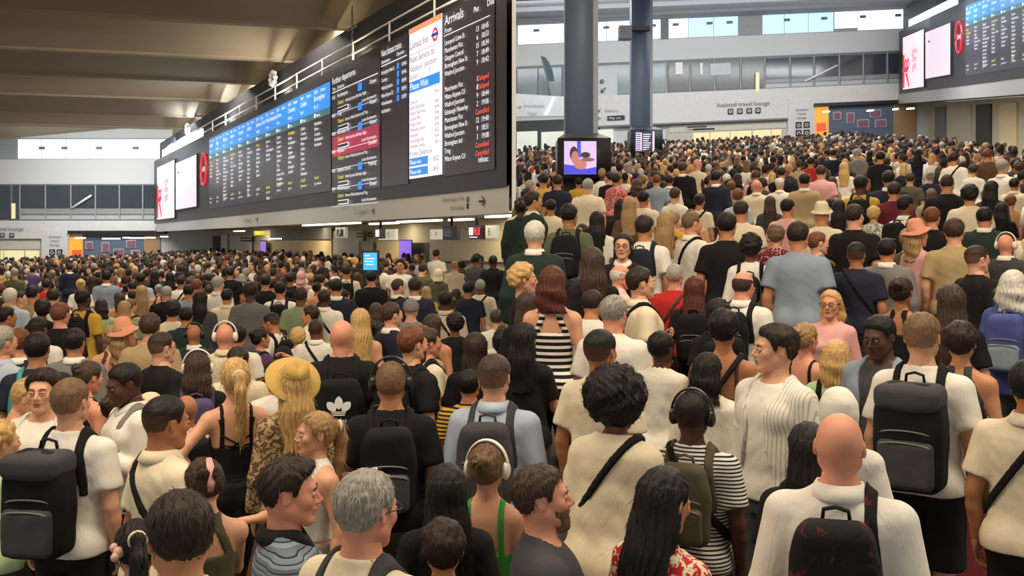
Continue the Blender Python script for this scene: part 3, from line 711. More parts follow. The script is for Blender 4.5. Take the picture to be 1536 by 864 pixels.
def adverts(pos, where, e=False):
    n_ = pos(40, 5, 1.) - pos(40, 5, 0.)
    for i, (Ya, Yb, z0, z1, nm) in enumerate(((57.6, 51.8, 3.75, 6.95, 'gift'), (51.5, 46.0, 4.15, 6.72, 'pale'))):
        r = empty('advert_screen', pos(Ya, z0, 0), ('white screen with a red ribbon gift' if nm == 'gift' else 'blank pale pink screen') + where, 'screen', 'advert screens beside the train boards')
        o = slab('bezel', [pos(Ya, z0, .16), pos(Yb, z0, .16), pos(Yb, z1, .16), pos(Ya, z1, .16)], n_ * -.25, C_BLACK); adopt(o, r)
        a = .12
        o = slab('display', [pos(Ya - a, z0 + .06, .18), pos(Yb + a, z0 + .06, .18), pos(Yb + a, z1 - .06, .18), pos(Ya - a, z1 - .06, .18)], n_ * -.02, G_PINK if i else glow('screen_gift', (250, 232, 238), .88)); adopt(o, r)
        L = Letters(pos(Ya, 0, .19), (pos(Ya - 1, z0, 0) - pos(Ya, z0, 0)).normalized(), (0, 0, 1), n_)
        q = (pos(Ya - 1, z0, 0) - pos(Ya, z0, 0)).length * (Ya - Yb)
        if not i:
            L.rect(.15, z0 + .15, .7, z0 + 2.1, G_GIFT, .0); L.rect(.05, z0 + 1.05, 1.7, z0 + 1.3, G_GIFT, .004); L.ring(1.1, z0 + 1.5, .16, .34, G_GIFT, lift=.006); L.ring(1.75, z0 + 1.5, .16, .34, G_GIFT, lift=.006)
            L.poly([(.9, z0 + 1.0), (1.5, z0 + 1.0), (2.2, z0 + .2), (1.9, z0 + .15)], G_GIFT, .008)
            for j, t in enumerate(('give', 'the', 'gift')): L.text(t, q * .5, z0 + 2.0 - .45 * j, .55, G_GIFT, lift=.01, sx=1.6)
        else:
            L.rect(.8, z1 - .65, 1.3, z1 - .55, G_DTX, .004); L.rect(.8, z0 + .5, 1.5, z0 + .58, glow('pale_mauve', (226, 204, 224), 1.), .004)
        L.build(r)
    # clock ring
    r = empty('wall_clock', pos(44.4, 5.2, 0), 'red ring clock with white digits' + where, 'clock', 'red ring clocks on the boards')
    L = Letters(pos(44.6, 5.85, .13), (pos(43, 5, 0) - pos(44, 5, 0)).normalized(), (0, 0, 1), n_)
    o = put('ring', Isl().add(*sweep([pos(44.6 - .62 * math.cos(t) * .9, 5.85 + .72 * math.sin(t), .14) for t in np.linspace(0, 2 * math.pi, 32, endpoint=False)], .05, n=6, closed=True)).mesh('ring'), (glow('ring_red', (226, 50, 66), 1.),)); adopt(o, r)
    L.text('18:40', 0, -.1, .34, G_TXT, 'CENTER'); L.build(r, 'digits')
    # pale glowing strip above the screens
    o = slab('glow_strip_w' if not e else 'glow_strip_e', [pos(56.5, 7.15, .05), pos(45.5, 7.15, .05), pos(45.5, 7.85, .05), pos(56.5, 7.85, .05)], n_ * -.1, G_SKY, kind='structure')
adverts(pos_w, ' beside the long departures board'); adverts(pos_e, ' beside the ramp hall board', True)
# fascia, recess lamps and gate fittings of the west hall
U2 = -Vector((-.4680, .8837, 0))
Lf = Letters(WZ(768, 0, 9.53) + N_W * .06, U2, (0, 0, 1), N_W)
def us(x, X0=9.53): return -(FPX * X0 / x - FPX * X0 / 768) / .8837
arrow(Lf, us(728), 3.36, .14, 0, M_BLACKP); Lf.text('Channel Square Club', us(700), 3.42, .13, M_GREYP, 'RIGHT'); Lf.text('guest lounge', us(700), 3.24, .13, M_GREYP, 'RIGHT'); Lf.ring(us(706), 3.42, .03, .06, M_BLACKP); Lf.rect(us(704), 3.24, us(707), 3.34, M_BLACKP)
arrow(Lf, us(563), 3.34, .13, 0, M_GREYP); Lf.text('12 - Coach 11', us(557), 3.28, .2, M_GREYP, 'RIGHT')
Lf.text('15 - Trains 13', us(380), 3.28, .24, M_GREYP, 'RIGHT'); arrow(Lf, us(388), 3.36, .16, 0, M_GREYP)
Lf.build(fascia)
slab('wall_under', wq(236, 767.2, 3.62, 3.66, 9.53, .06), (0, .3, 0), C_BLACK, kind='structure')
er = slab('wall_end_fascia', [pos_e(60, 3.0, .05), pos_e(30, 3.0, .05), pos_e(30, 3.6, .05), pos_e(60, 3.6, .05)], -N_E * .35, C_FASC, kind='structure')
we2 = slab('wall_east', [pos_e(60.2, -.2, -1.8), pos_e(29, -.2, -1.8), pos_e(29, 3.0, -1.8), pos_e(60.2, 3.0, -1.8)], -N_E * .3, C_CREAM, kind='structure')
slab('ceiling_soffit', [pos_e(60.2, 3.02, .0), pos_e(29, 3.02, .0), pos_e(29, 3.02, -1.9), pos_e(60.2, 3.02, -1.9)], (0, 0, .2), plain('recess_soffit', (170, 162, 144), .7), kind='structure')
slab('wall_over', [pos_e(60.2, 3.0, -.3), pos_e(29, 3.0, -.3), pos_e(29, 9., -.3), pos_e(60.2, 9., -.3)], -N_E * .3, plain('dark_wall', (46, 46, 50), .6), kind='structure')
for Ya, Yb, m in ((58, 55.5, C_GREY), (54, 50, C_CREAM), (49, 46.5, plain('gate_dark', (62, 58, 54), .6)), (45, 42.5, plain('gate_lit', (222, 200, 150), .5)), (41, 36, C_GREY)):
    slab('panel', [pos_e(Ya, -.2, -1.7), pos_e(Yb, -.2, -1.7), pos_e(Yb, 2.75, -1.7), pos_e(Ya, 2.75, -1.7)], -N_E * .1, m, we2)
sgn = slab('gate_sign', [pos_e(34.6, 2.55, -.6), pos_e(32.4, 2.55, -.6), pos_e(32.4, 2.95, -.6), pos_e(34.6, 2.95, -.6)], -N_E * .1, glow('sign_yellow', (232, 214, 50), .8)); tag(sgn, 'yellow lit gate sign under the ramp hall board', 'sign')
for i, (a, b, y, X0) in enumerate(((453, 533, 337.5, 9.9), (403, 416, 359, 11.2), (553, 590, 336.5, 10.9), (594, 654, 333.2, 10.6), (672, 701, 331, 10.9), (727, 766, 326, 10.7), (350, 362, 347.5, 11))):
    Ya, Yb = FPX * X0 / a, FPX * X0 / b
    z = min(3.17, 2.6 + (360 - y) * (Ya + Yb) / 2 / FPX)
    q = [Vector((X0 - 768 / FPX * Y, Y, z)) for Y in (Ya, Yb)]
    o = slab('strip_light', [q[0], q[1], q[1] + Vector((0, 0, .05)), q[0] + Vector((0, 0, .05))], -N_W * .18, G_STRIP)
    tag(o, ('longest white strip light, left of the square notice', 'short white strip light over the far gate opening', 'white strip light right over gate sign 10', 'white strip light between gate signs 10 and 9', 'white strip light over the dark hanging monitor', 'white strip light ending at the hall partition', 'small strip light by the far yellow sign')[i], 'lamp', 'strip lights over the platform gates')
XG = 13.3
def gq(x0, x1, y0, y1, X0=XG): 
    xm = (x0 + x1) / 2; Y = FPX * X0 / xm; z0 = 2.6 + (360 - y1) * Y / FPX; z1 = 2.6 + (360 - y0) * Y / FPX
    return [WZ(x0, z0, X0), WZ(x1, z0, X0), WZ(x1, z1, X0), WZ(x0, z1, X0)]
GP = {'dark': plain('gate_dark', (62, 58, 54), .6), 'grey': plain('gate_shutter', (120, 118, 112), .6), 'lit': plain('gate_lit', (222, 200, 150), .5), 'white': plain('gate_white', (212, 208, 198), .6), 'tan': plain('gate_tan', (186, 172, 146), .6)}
for x0, x1, y0, y1, m in ((252, 262, 352, 400, 'white'), (270, 285, 354, 400, 'tan'), (288, 302, 356, 380, 'lit'), (313, 331, 354, 400, 'dark'), (333, 343, 352, 400, 'white'), (346, 378, 354, 385, 'white'), (408, 500, 343, 359, 'grey'), (402, 500, 361, 386, 'lit'), (503, 546, 346, 400, 'white'), (541, 562, 362, 400, 'tan'), (563, 568, 364, 400, 'dark'), (568, 600, 362, 392, 'lit'), (617, 648, 364, 400, 'dark'), (648, 700, 362, 392, 'tan'), (700, 762, 362, 392, 'tan')):
    slab('panel', gq(x0, x1, y0, y1), N_W * .08, GP[m], wall_gate)
for x0, x1, y in ((364, 381, 357), (364, 381, 361), (540, 558, 350), (540, 558, 354.5)): slab('rail', gq(x0, x1, y - 1, y + 1), N_W * .14, GP['dark'], wall_gate)
def gate_sign(x0, x1, y0, y1, txt, lab, X0=10.6, fc=None):
    r = empty('gate_sign', sum((Vector(p) for p in gq(x0, x1, y0, y1, X0)), Vector()) / 4, lab, 'sign')
    q = gq(x0, x1, y0, y1, X0); o = slab('sign_panel', q, -N_W * .08, fc or glow('gate_sign_glow', (226, 216, 188), .62)); adopt(o, r)  # default face has emission added, since the sign is left dark in the recess
    U = (q[1] - q[0]); w = U.length; U.normalize(); h = (q[3] - q[0]).length
    L = Letters(q[0] + N_W * .01, U, (0, 0, 1), N_W)
    return r, L, w, h
for x0, x1, y0, y1, t, lab in ((568, 593, 344, 360, '10', 'cream gate sign reading 10 under the long board'), (645, 663, 344, 359, '9', 'cream gate sign reading 9 left of a dark monitor'), (722, 744, 338, 357, '8', 'cream gate sign reading 8 nearest the hall partition')):
    r, L, w, h = gate_sign(x0, x1, y0, y1, t, lab)
    L.text(t, w * .64, h * .2, h * .85, M_BLACKP, 'CENTER', .03); L.text(t[-1], w * .18, h * .25, h * .7, M_GREYP, 'CENTER', sx=.6); L.build(r)
for x0, x1, y0, y1, lab, kind in ((664, 686, 339, 360, 'dark hanging monitor between gate signs 9 and 8', 0), (703, 723, 338, 359, 'hanging monitor with red mark beside gate sign 8', 1), (563, 574, 343, 358, 'small hanging monitor beside gate sign 10', 2), (503, 518, 341, 357, 'white square notice with a black symbol on a post', 3)):
    r, L, w, h = gate_sign(x0, x1, y0, y1, '', lab, 10.3, C_BLACK if kind < 3 else M_WHITEP); r['category'] = 'screen' if kind < 3 else 'sign'; r.name = 'monitor' if kind < 3 else 'notice_sign'
    if kind == 0:
        for j in range(5): L.rect(w * .12, h * (.75 - .12 * j), w * (.6 + .06 * (j % 3)), h * (.79 - .12 * j), G_DTX)
    elif kind == 1: L.rect(w * .08, h * .3, w * .38, h * .85, G_WHITE); L.rect(w * .45, h * .3, w * .9, h * .85, G_GIFT); arrow(L, w * .67, h * .57, w * .18, .8, M_BLACKP); L.rect(w * .1, h * .12, w * .7, h * .18, G_TXT)
    elif kind == 2: L.rect(w * .1, h * .2, w * .6, h * .9, G_WHITE)
    else: L.rect(w * .2, h * .2, w * .8, h * .8, M_BLACKP); arrow(L, w * .5, h * .5, w * .2, .8, M_WHITEP, .03)
    L.build(r, 'display')
    o = put('hanger', Isl().add(*boxv((-.03, -.03, 0), (.03, .03, .5))).mesh('hanger', False), (C_BLACK,)); q = gq(x0, x1, y0, y1, 10.3); o.location = (q[2] + q[3]) / 2 - N_W * .05; adopt(o, r)
r, L, w, h = gate_sign(381, 397, 346.5, 352.5, '', 'small yellow hanging sign before the far gates', 10.4, glow('sign_yellow', (232, 214, 50), .8)); L.text('Way out', w * .1, h * .25, h * .6, M_BLACKP); L.build(r)
for x0, x1, y0, y1, X0, lab, col in ((600, 617, 361, 392, 12.9, 'purple poster screen standing by the dark gate booth', (140, 100, 226)), (391, 399, 362, 378, 13, 'small purple screen on the far gate wall', (140, 110, 200)), (761, 767.4, 357, 392, 10.2, 'dark upright screen at the end of the gate wall', (60, 62, 74))):
    r = empty('poster_screen', gq(x0, x1, y0, y1, X0)[0], lab, 'screen')
    o = slab('casing', gq(x0 - 1.2, x1 + 1.2, y0 - 1.5, y1 + 14, X0), (0, .15, 0), C_BLACK); adopt(o, r)
    q = gq(x0, x1, y0, y1, X0); o = slab('display', [p + N_W * .02 for p in q], -N_W * .03, glow('screen_%d' % x0, col, .9, .3, .8)); adopt(o, r)
# blue information totem standing in the crowd
r = empty('information_totem', Vector((P(555, 360, 21.5).x, 21.5, floor_z(P(555, 360, 21.5).x, 21.5, False))), 'slim black totem with a bright blue screen among the crowd', 'screen')
def tq(x0, x1, y0, y1, out=0): return [P(x0, y1, 21.5 - out), P(x1, y1, 21.5 - out), P(x1, y0, 21.5 - out), P(x0, y0, 21.5 - out)]
o = slab('casing', [P(543, 512, 21.5), P(567.5, 512, 21.5), P(567.5, 376, 21.5), P(543, 376, 21.5)], (0, .18, 0), C_BLACK); adopt(o, r)
o = slab('display', tq(545, 565.5, 379, 405, .02), (0, .03, 0), glow('totem_blue', (70, 176, 246), 1.15)); adopt(o, r)
L = Letters(P(545, 405, 21.46), (1, 0, 0), (0, 0, 1), (0, -1, 0)); k3 = 21.5 / FPX
for j, (a, b) in enumerate(((2, 10), (3, 17), (2, 15), (4, 16))): L.rect(a * k3, (21 - 4.4 * j) * k3, b * k3, (22.2 - 4.4 * j) * k3, G_TXT)
L.build(r)
# walkway rail on top of the board
r = empty('walkway_rail', pos_w(30, 7.5, -.2), 'white tubular walkway rail with posts along the top of the long board', 'railing')
for z in (7.72, 8.02):
    o = put('rail', Isl().add(*sweep([pos_w(Y, z, -.15) for Y in np.linspace(56, 18.2, 12)], .028, n=6)).mesh('rail'), (M_WHITEP,)); adopt(o, r)
for Y in np.linspace(54, 19, 15):
    o = put('post', Isl().add(*sweep([pos_w(Y, 7.4, -.15), pos_w(Y, 8.05, -.15)], .03, n=6)).mesh('post'), (M_WHITEP,)); adopt(o, r)
for x, lab in ((405, 'white round floodlight cluster on the board rail'), (278, 'small pale floodlight at the far end of the board rail')):
    Y = FPX * 9.53 / x; c = pos_w(Y, 8.3, -.1)
    r = empty('floodlight', c, lab, 'lamp')
    o = put('lamp_ring', Isl().add(*sweep([c + U2 * .34 * math.cos(t) + Vector((0, 0, .22 * math.sin(t))) for t in np.linspace(0, 6.283, 14, endpoint=False)], .05, n=6, closed=True)).mesh('lamp_ring'), (M_WHITEP,)); adopt(o, r)
    for t in np.linspace(0, 6.283, 8, endpoint=False):
        o = put('lamp_head', Isl().add(*ball(c + U2 * .34 * math.cos(t) + Vector((0, 0, .22 * math.sin(t))), .09, 8, 6)).mesh('lamp_head'), (M_WHITEP,)); adopt(o, r)
    o = put('bracket', Isl().add(*sweep([c - Vector((0, 0, .3)), c], .03, n=6)).mesh('bracket'), (C_GREY,)); adopt(o, r)
c = pos_w(FPX * 9.53 / 523, 8.0, -.1)
r = empty('mast', c, 'thin grey mast with a crossbar on the board rail', 'mast')
for a, b in (((0, 0, -.6), (0, 0, 1.0)), ((-.5, 0, .4), (.35, 0, .4))):
    o = put('bar', Isl().add(*sweep([c + U2 * a[0] + Vector((0, 0, a[2])), c + U2 * b[0] + Vector((0, 0, b[2]))], .02, n=6)).mesh('bar'), (C_GREY,)); adopt(o, r)
# ---- the two dark columns of the ramp hall with their screen housings
def column(n, xl, xr, xs0, xs1, ys0, ys1, yc, Y, lab, kind):
    Xc = ((xl + xr) / 2 - 768) / FPX * Y; w = (xr - xl) / FPX * Y / 2; zf = floor_z(Xc, Y, True)
    zt = hz(Xc, Y) + 6.8
    c = put('column_%d' % n, mk_mesh('column', *[np.array(q) for q in boxv((Xc - w, Y - w, zf), (Xc + w, Y + w, zt))], smooth=False), (plain('column_dark', (92, 106, 130), .45, noise=.05),)); c['kind'] = 'structure'
    slab('corner_strip', [(Xc + w, Y - w + .02, zf), (Xc + w + .12, Y - w + .02, zf), (Xc + w + .12, Y - w + .02, zt), (Xc + w, Y - w + .02, zt)], (0, w, 0), plain('column_edge', (150, 160, 176), .4), c)
    r = empty('screen_housing', (Xc, Y, zf), lab, 'screen')
    a0 = (xs0 - 768) / FPX * Y; a1 = (xs1 - 768) / FPX * Y; hw = (a1 - a0) / 2 + .14; xc = (a0 + a1) / 2
    z1 = P(0, ys0 - 2, Y).z; z0 = P(0, ys1 + 2, Y).z; d = hw + .12
    I = Isl().add(*boxv((xc - hw, Y - d, z0 - .1), (xc + hw + .20, Y + d, z1)))
    o = put('casing', I.mesh('casing', False), (C_BLACK,)); adopt(o, r)
    zc = P(0, yc, Y).z
    v = [(xc - hw, Y - d, z1), (xc + hw + .20, Y - d, z1), (xc + hw + .20, Y + d, z1), (xc - hw, Y + d, z1), (Xc - w, Y - w, zc), (Xc + w + .12, Y - w, zc), (Xc + w + .12, Y + w, zc), (Xc - w, Y + w, zc)]
    o = put('hood', mk_mesh('hood', v, [(0, 1, 5, 4), (1, 2, 6, 5), (2, 3, 7, 6), (3, 0, 4, 7), (4, 5, 6, 7)], smooth=False), (plain('hood_grey', (84, 86, 96), .5),)); adopt(o, r)
    o = put('base', Isl().add(*boxv((xc - hw + .1, Y - d + .1, zf), (xc + hw + .1, Y + d - .1, z0 - .1))).mesh('base', False), (C_BLACK,)); adopt(o, r)
    q = [Vector((a0, Y - d - .02, z0)), Vector((a1, Y - d - .02, z0)), Vector((a1, Y - d - .02, z1 - .08)), Vector((a0, Y - d - .02, z1 - .08))]
    o = slab('display', q, (0, .04, 0), glow('screen_lilac', (216, 190, 236), 1.) if kind else glow('screen_navy', (54, 54, 92), .9)); adopt(o, r)
    L = Letters(q[0] + Vector((0, -.01, 0)), (1, 0, 0), (0, 0, 1), (0, -1, 0)); W_, H_ = a1 - a0, z1 - .08 - z0
    if kind:
        bl = glow('screen_royal', (70, 70, 214), 1.); sk = glow('screen_skin', (206, 132, 122), .8); dk = glow('screen_dark', (70, 44, 56), .6)
        L.poly([(0, 0), (W_, 0), (W_, H_ * .22), (W_ * .7, H_ * .16), (W_ * .3, H_ * .26), (0, H_ * .30)], bl, .0)
        L.rect(W_ * .40, H_ * .5, W_ * .52, H_, bl, .004)
        e = lambda cx, cy, rx, ry: [(W_ * (cx + rx * math.cos(t)), H_ * (cy + ry * math.sin(t))) for t in np.linspace(0, 6.283, 20, endpoint=False)]
        L.poly(e(.30, .62, .13, .22), dk, .006); L.poly(e(.34, .50, .12, .20), sk, .008); L.poly(e(.50, .30, .20, .16), sk, .01); L.poly(e(.66, .58, .15, .09), dk, .012); L.poly(e(.74, .44, .20, .06), glow('screen_tan', (150, 110, 100), .7), .014)
    else:
        L.rect(W_ * .06, H_ * .06, W_ * .36, H_ * .94, G_PINK, .0)
        for j in range(8):
            L.rect(W_ * .08, H_ * (.1 + .105 * j), W_ * .3, H_ * (.15 + .105 * j), G_NAVY, .004); L.rect(W_ * .42, H_ * (.1 + .105 * j), W_ * (.7 + .04 * (j % 4)), H_ * (.14 + .105 * j), G_TXT, .004)
        L.rect(W_ * .90, 0, W_, H_, G_PINK, .006)
    L.build(r, 'picture' if kind else 'lettering')
column(1, 847, 888, 844, 891, 213, 262, 202, 23., 'black screen housing showing a pink and blue picture round the thick column', 1)
column(2, 946, 973, 949, 978, 199, 228, 191, 40., 'smaller black screen housing listing trains round the second column', 0)
# feather flag on the mezzanine and camera on the column
r = empty('feather_flag', P(834, 140, 57), 'dark green feather flag standing on the mezzanine behind the thick column', 'flag')
f_ = [(812, 84), (818, 86), (824, 94), (829, 106), (832, 122), (822, 122), (819, 108), (815, 96)]
v = [P(x, y, 57) for x, y in f_] + [P(x, y, 57.06) for x, y in f_]; n = len(f_)
o = put('sail', mk_mesh('sail', v, [tuple(range(n))[::-1], tuple(range(n, 2 * n))] + [(i, (i + 1) % n, n + (i + 1) % n, n + i) for i in range(n)], smooth=False), (plain('flag_green', (62, 84, 84), .7, noise=.3, scale=1.),)); adopt(o, r)
o = put('pole', Isl().add(*sweep([P(825, 145, 57.03), P(820, 115, 57.03), P(812, 84, 57.03)], .05, n=6)).mesh('pole'), (C_GREY,)); adopt(o, r)
r = empty('camera_box', P(935, 46, 39.5), 'grey camera box bracketed to the second column', 'camera')
o = slab('box', [P(929, 57, 39), P(948, 57, 39), P(948, 38, 39), P(929, 38, 39)], (0, .6, 0), plain('camera_grey', (120, 132, 146), .5)); adopt(o, r)
o = slab('bracket', [P(945, 45, 39.2), P(975, 45, 39.2), P(975, 39, 39.2), P(945, 39, 39.2)], (0, .3, 0), C_BLACK); adopt(o, r)
# ---------------------------------------------------------------- human figures
TZ = np.array([.78, .86, .93, 1.0, 1.06, 1.12, 1.20, 1.28, 1.35, 1.40, 1.44, 1.475, 1.51, 1.56])
T_M = np.array([[.150,.105,-.005],[.172,.120,-.012],[.175,.124,-.012],[.165,.114,-.004],[.156,.106,.002],[.156,.106,.004],[.164,.112,.002],[.176,.122,-.002],[.176,.120,-.008],[.166,.104,-.016],[.130,.082,-.022],[.078,.064,-.026],[.060,.058,-.024],[.058,.058,-.020]])
T_F = np.array([[.158,.112,-.008],[.180,.128,-.014],[.178,.126,-.014],[.156,.108,-.004],[.134,.096,.002],[.130,.094,.004],[.138,.102,.006],[.150,.116,.010],[.152,.104,-.004],[.146,.092,-.014],[.112,.074,-.02],[.066,.056,-.024],[.052,.050,-.022],[.050,.050,-.018]])

class Fig:
    """proportions and arm pose of one figure, facing +Y, 1.75 m tall"""
    POSES = ('down', 'phone', 'hip', 'ear', 'reach', 'cross', 'bagstrap', 'fwd')
    def __init__(s, sex='m', build=0., la='down', ra='down', stoop=0.):
        s.sex, s.build = sex, build
        T = (T_M if sex == 'm' else T_F).copy()
        belly = np.exp(-((TZ - 1.08) / .16) ** 2); chest = np.exp(-((TZ - 1.3) / .2) ** 2); hips = np.exp(-((TZ - .9) / .12) ** 2)
        T[:, 0] += build * (.034 * belly + .022 * chest + .022 * hips)
        T[:, 1] += build * (.045 * belly + .020 * chest + .02 * hips)
        T[:, 2] += build * .018 * belly
        s.T = T
        s.sx = (.182 if sex == 'm' else .158) + .016 * build
        s.arms = {}
        for sg, p in ((-1, la), (1, ra)):
            sh = np.array([sg * s.sx, -.016, 1.385])
            if p == 'down': e = sh + (sg * .06, -.03, -.285); w = e + (sg * .005, .06, -.245); n = (-sg, 0, -.1)
            elif p == 'phone': e = sh + (sg * .045, -.005, -.285); w = e + (-sg * .10, .205, .085); n = (-sg * .35, -.45, .8)
            elif p == 'hip': e = sh + (sg * .20, -.10, -.20); w = np.array([sg * (.20 + .03 * build), .0, 1.03]); n = (-sg, .2, 0)
            elif p == 'ear': e = sh + (sg * .10, .12, -.21); w = np.array([sg * .115, .075, 1.50]); n = (-sg, 0, .2)
            elif p == 'reach': e = sh + (sg * .05, .09, -.27); w = e + (sg * .02, .24, .04); n = (-sg, 0, -.2)
            elif p == 'cross': e = sh + (sg * .05, .03, -.28); w = e + (-sg * .20, .14, .05); n = (0, -1, 0)
            elif p == 'bagstrap': e = sh + (sg * .07, .02, -.28); w = np.array([sg * .12, .16, 1.29]); n = (0, -1, .2)
            elif p == 'up': e = sh + (sg * .14, .10, .16); w = np.array([sg * .12, .05, 1.76]); n = (-sg, -.3, 0)
            elif p == 'across': e = sh + (sg * .07, .10, -.26); w = e + (-sg * .24, .08, .02); n = (0, 0, -1)
            elif p == 'eat': e = sh + (sg * .12, .10, -.22); w = np.array([sg * .215, .13, 1.275]); n = (-sg, -.2, .1)
            elif p == 'fwd': e = sh + (sg * .03, .16, -.24); w = e + (-sg * .04, .25, .02); n = (0, 0, -1)
            L = (.285, .25)
            e = sh + (e - sh) / np.linalg.norm(e - sh) * L[0]
            if p in ('hip', 'ear', 'bagstrap', 'up', 'eat'):
                d = w - sh; q = np.linalg.norm(d)
                if q > .53: w = sh + d / q * .53
            else: w = e + (w - e) / np.linalg.norm(w - e) * L[1]
            s.arms[sg] = (sh, e, w, np.array(n, float), p)
    def row(s, z):
        T = s.T; z1 = np.asarray(z)
        return [np.interp(z1, TZ, T[:, i]).astype(np.float32) for i in range(3)]
    def torso(s, off=0., rows=None, zlo=.80, zhi=1.56):
        def fn(x, y, z):
            a, b, yo = s.row(z) if rows is None else rows(z)
            d = (((np.abs(x) / (a + off)) ** 2.3 + (np.abs(y - yo) / (b + off)) ** 2.3 + 1e-9) ** (1 / 2.3) - 1) * np.minimum(a, b)
            return np.maximum(np.maximum(d, zlo - z), z - zhi)
        return fn

def hand_mesh(kind, sg, h=.0062):
    """hand along +Z from the wrist, palm facing +Y, thumb towards -X for sg=+1 """
    f = Field((-.075, -.06, -.03), (.075, .085, .205), h)
    fm = -sg
    f.ell((0, 0, .048), (.040, .017, .052), .01)
    f.cone((0, 0, -.02), (0, 0, .02), .024, .026, .02)
    curl = {'relax': .45, 'grip': 1.05, 'spread': .12, 'point': .3}[kind]
    for i, (x, L) in enumerate(((-.030, .072), (-.010, .082), (.010, .076), (.029, .060))):
        x *= -fm
        c = curl * (1 + .12 * i)
        if kind == 'point' and i > 0: c = 1.1
        sp = (1.5 - i) * (.16 if kind == 'spread' else .03) * fm
        p = np.array([x, 0, .09 - .004 * abs(i - 1.2)]); ang = c * .5
        r = .0092 if i < 3 else .008
        for j, (q, dr) in enumerate(((.45, 0), (.31, .0006), (.24, .0014))):
            d = np.array([sp, math.sin(ang), math.cos(ang)]); d /= np.linalg.norm(d)
            p2 = p + d * L * q
            f.cone(p, p2, r - dr + .0004, r - dr - .0006, .004)
            p = p2; ang += c * .75
    t0 = np.array([fm * .024, .004, .022]); t1 = t0 + np.array([fm * .026, .012, .030]); 
    t2 = t1 + np.array([fm * (.010 if kind != 'grip' else -.004), .014, .028]); t3 = t2 + np.array([fm * (.003 if kind != 'grip' else -.012), .008, .022])
    f.cone(t0, t1, .014, .011, .012); f.cone(t1, t2, .0105, .0095, .005); f.cone(t2, t3, .0095, .0075, .004)
    return f.mesh()
_HAND = {}
def hand(kind, sg, h):
    k = (kind, sg, h)
    if k not in _HAND: _HAND[k] = hand_mesh(kind, sg, h)
    return _HAND[k]

def frame(o, zdir, ydir):
    z = np.array(zdir, float); z /= np.linalg.norm(z)
    x = np.cross(ydir, z); x /= np.linalg.norm(x); y = np.cross(z, x)
    M = np.eye(4); M[:3, 0], M[:3, 1], M[:3, 2], M[:3, 3] = x, y, z, o
    return M

# ---- head: face towards +Y, origin at ear level, chin near z=-.118, crown near z=+.115
_HEAD = {}
def head_parts(kind, h):
    if (kind, h) in _HEAD: return _HEAD[(kind, h)]
    fem = kind[0] == 'f'; heavy = kind.endswith('h')
    f = Field((-.115, -.15, -.20), (.115, .155, .14), h)
    f.ell((0, -.016, .030), (.076, .096, .086))
    f.ell((0, -.035, .0), (.070, .070, .07), .03)
    f.ell((0, .034, -.030), (.058 if fem else .062, .062, .084), .03)
    jw = .046 if fem else .054
    if heavy: jw += .008
    for q in (-1, 1):
        f.cone((q * jw, -.002, -.055), (q * .018, .066, -.102), .020, .016, .03)
        f.ell((q * .043, .060, -.022), (.022, .022, .020), .025)
    f.ell((0, .074, -.101), (.022 if not fem else .018, .018, .017), .022)
    if heavy: f.ell((0, .03, -.105), (.055, .05, .028), .03)
    f.cone((-.034, .078, .022), (.034, .078, .022), .012 if not fem else .009, .012 if not fem else .009, .02)
    for q in (-1, 1):
        f.ell((q * .031, .100, .000), (.019, .016, .012), .016, sub=True)
    f.cone((0, .088, .014), (0, .112, -.028), .007, .0115 if not fem else .0095, .012)
    for q in (-1, 1):
        f.ell((q * .012, .100, -.034), (.009, .011, .0075), .006)
    f.ell((0, .090, -.058), (.024, .014, .014), .012)
    f.cone((-.019, .091, -.0625), (.019, .091, -.0625), .0055, .0055, .004)
    f.cone((-.016, .090, -.0735), (.016, .090, -.0735), .0065, .0065, .004)
    f.cut(lambda x, y, z: np.maximum(np.abs(z + .0675) - .0014, np.maximum(np.abs(x) - .022, .088 - y)), (-.03, .08, -.08), (.03, .12, -.055))
    for q in (-1, 1):
        R = np.array(Matrix.Rotation(q * .35, 3, 'Z') @ Matrix.Rotation(-.18, 3, 'X'))
        f.ell((q * .080, -.012, -.006), (.008, .019, .031), .006, R)
        f.ell((q * .089, -.009, -.004), (.006, .010, .018), .004, R, sub=True)
    nr = .048 if fem else .056
    if heavy: nr += .006
    f.cone((0, -.022, -.05), (0, -.030, -.165), nr, nr - .004, .03)
    v, q = f.mesh()
    # lips by position
    c = v[q].mean(1)
    lip = (c[:, 1] > .093) & (np.abs(c[:, 0]) < .021) & (c[:, 2] < -.058) & (c[:, 2] > -.0795)
    _HEAD[(kind, h)] = (v, q, np.where(lip, 3, 0))
    return _HEAD[(kind, h)]

def head_matrix(yaw, pitch, roll=0.):
    P = Matrix.Translation((0, -.03, 1.50))
    return P @ Euler((math.radians(-pitch), math.radians(roll), math.radians(yaw)), 'XYZ').to_matrix().to_4x4() @ Matrix.Translation((0, .02, .135))

_CACHE = {}
def cached(key, fn):
    if key not in _CACHE: _CACHE[key] = fn()
    return _CACHE[key]

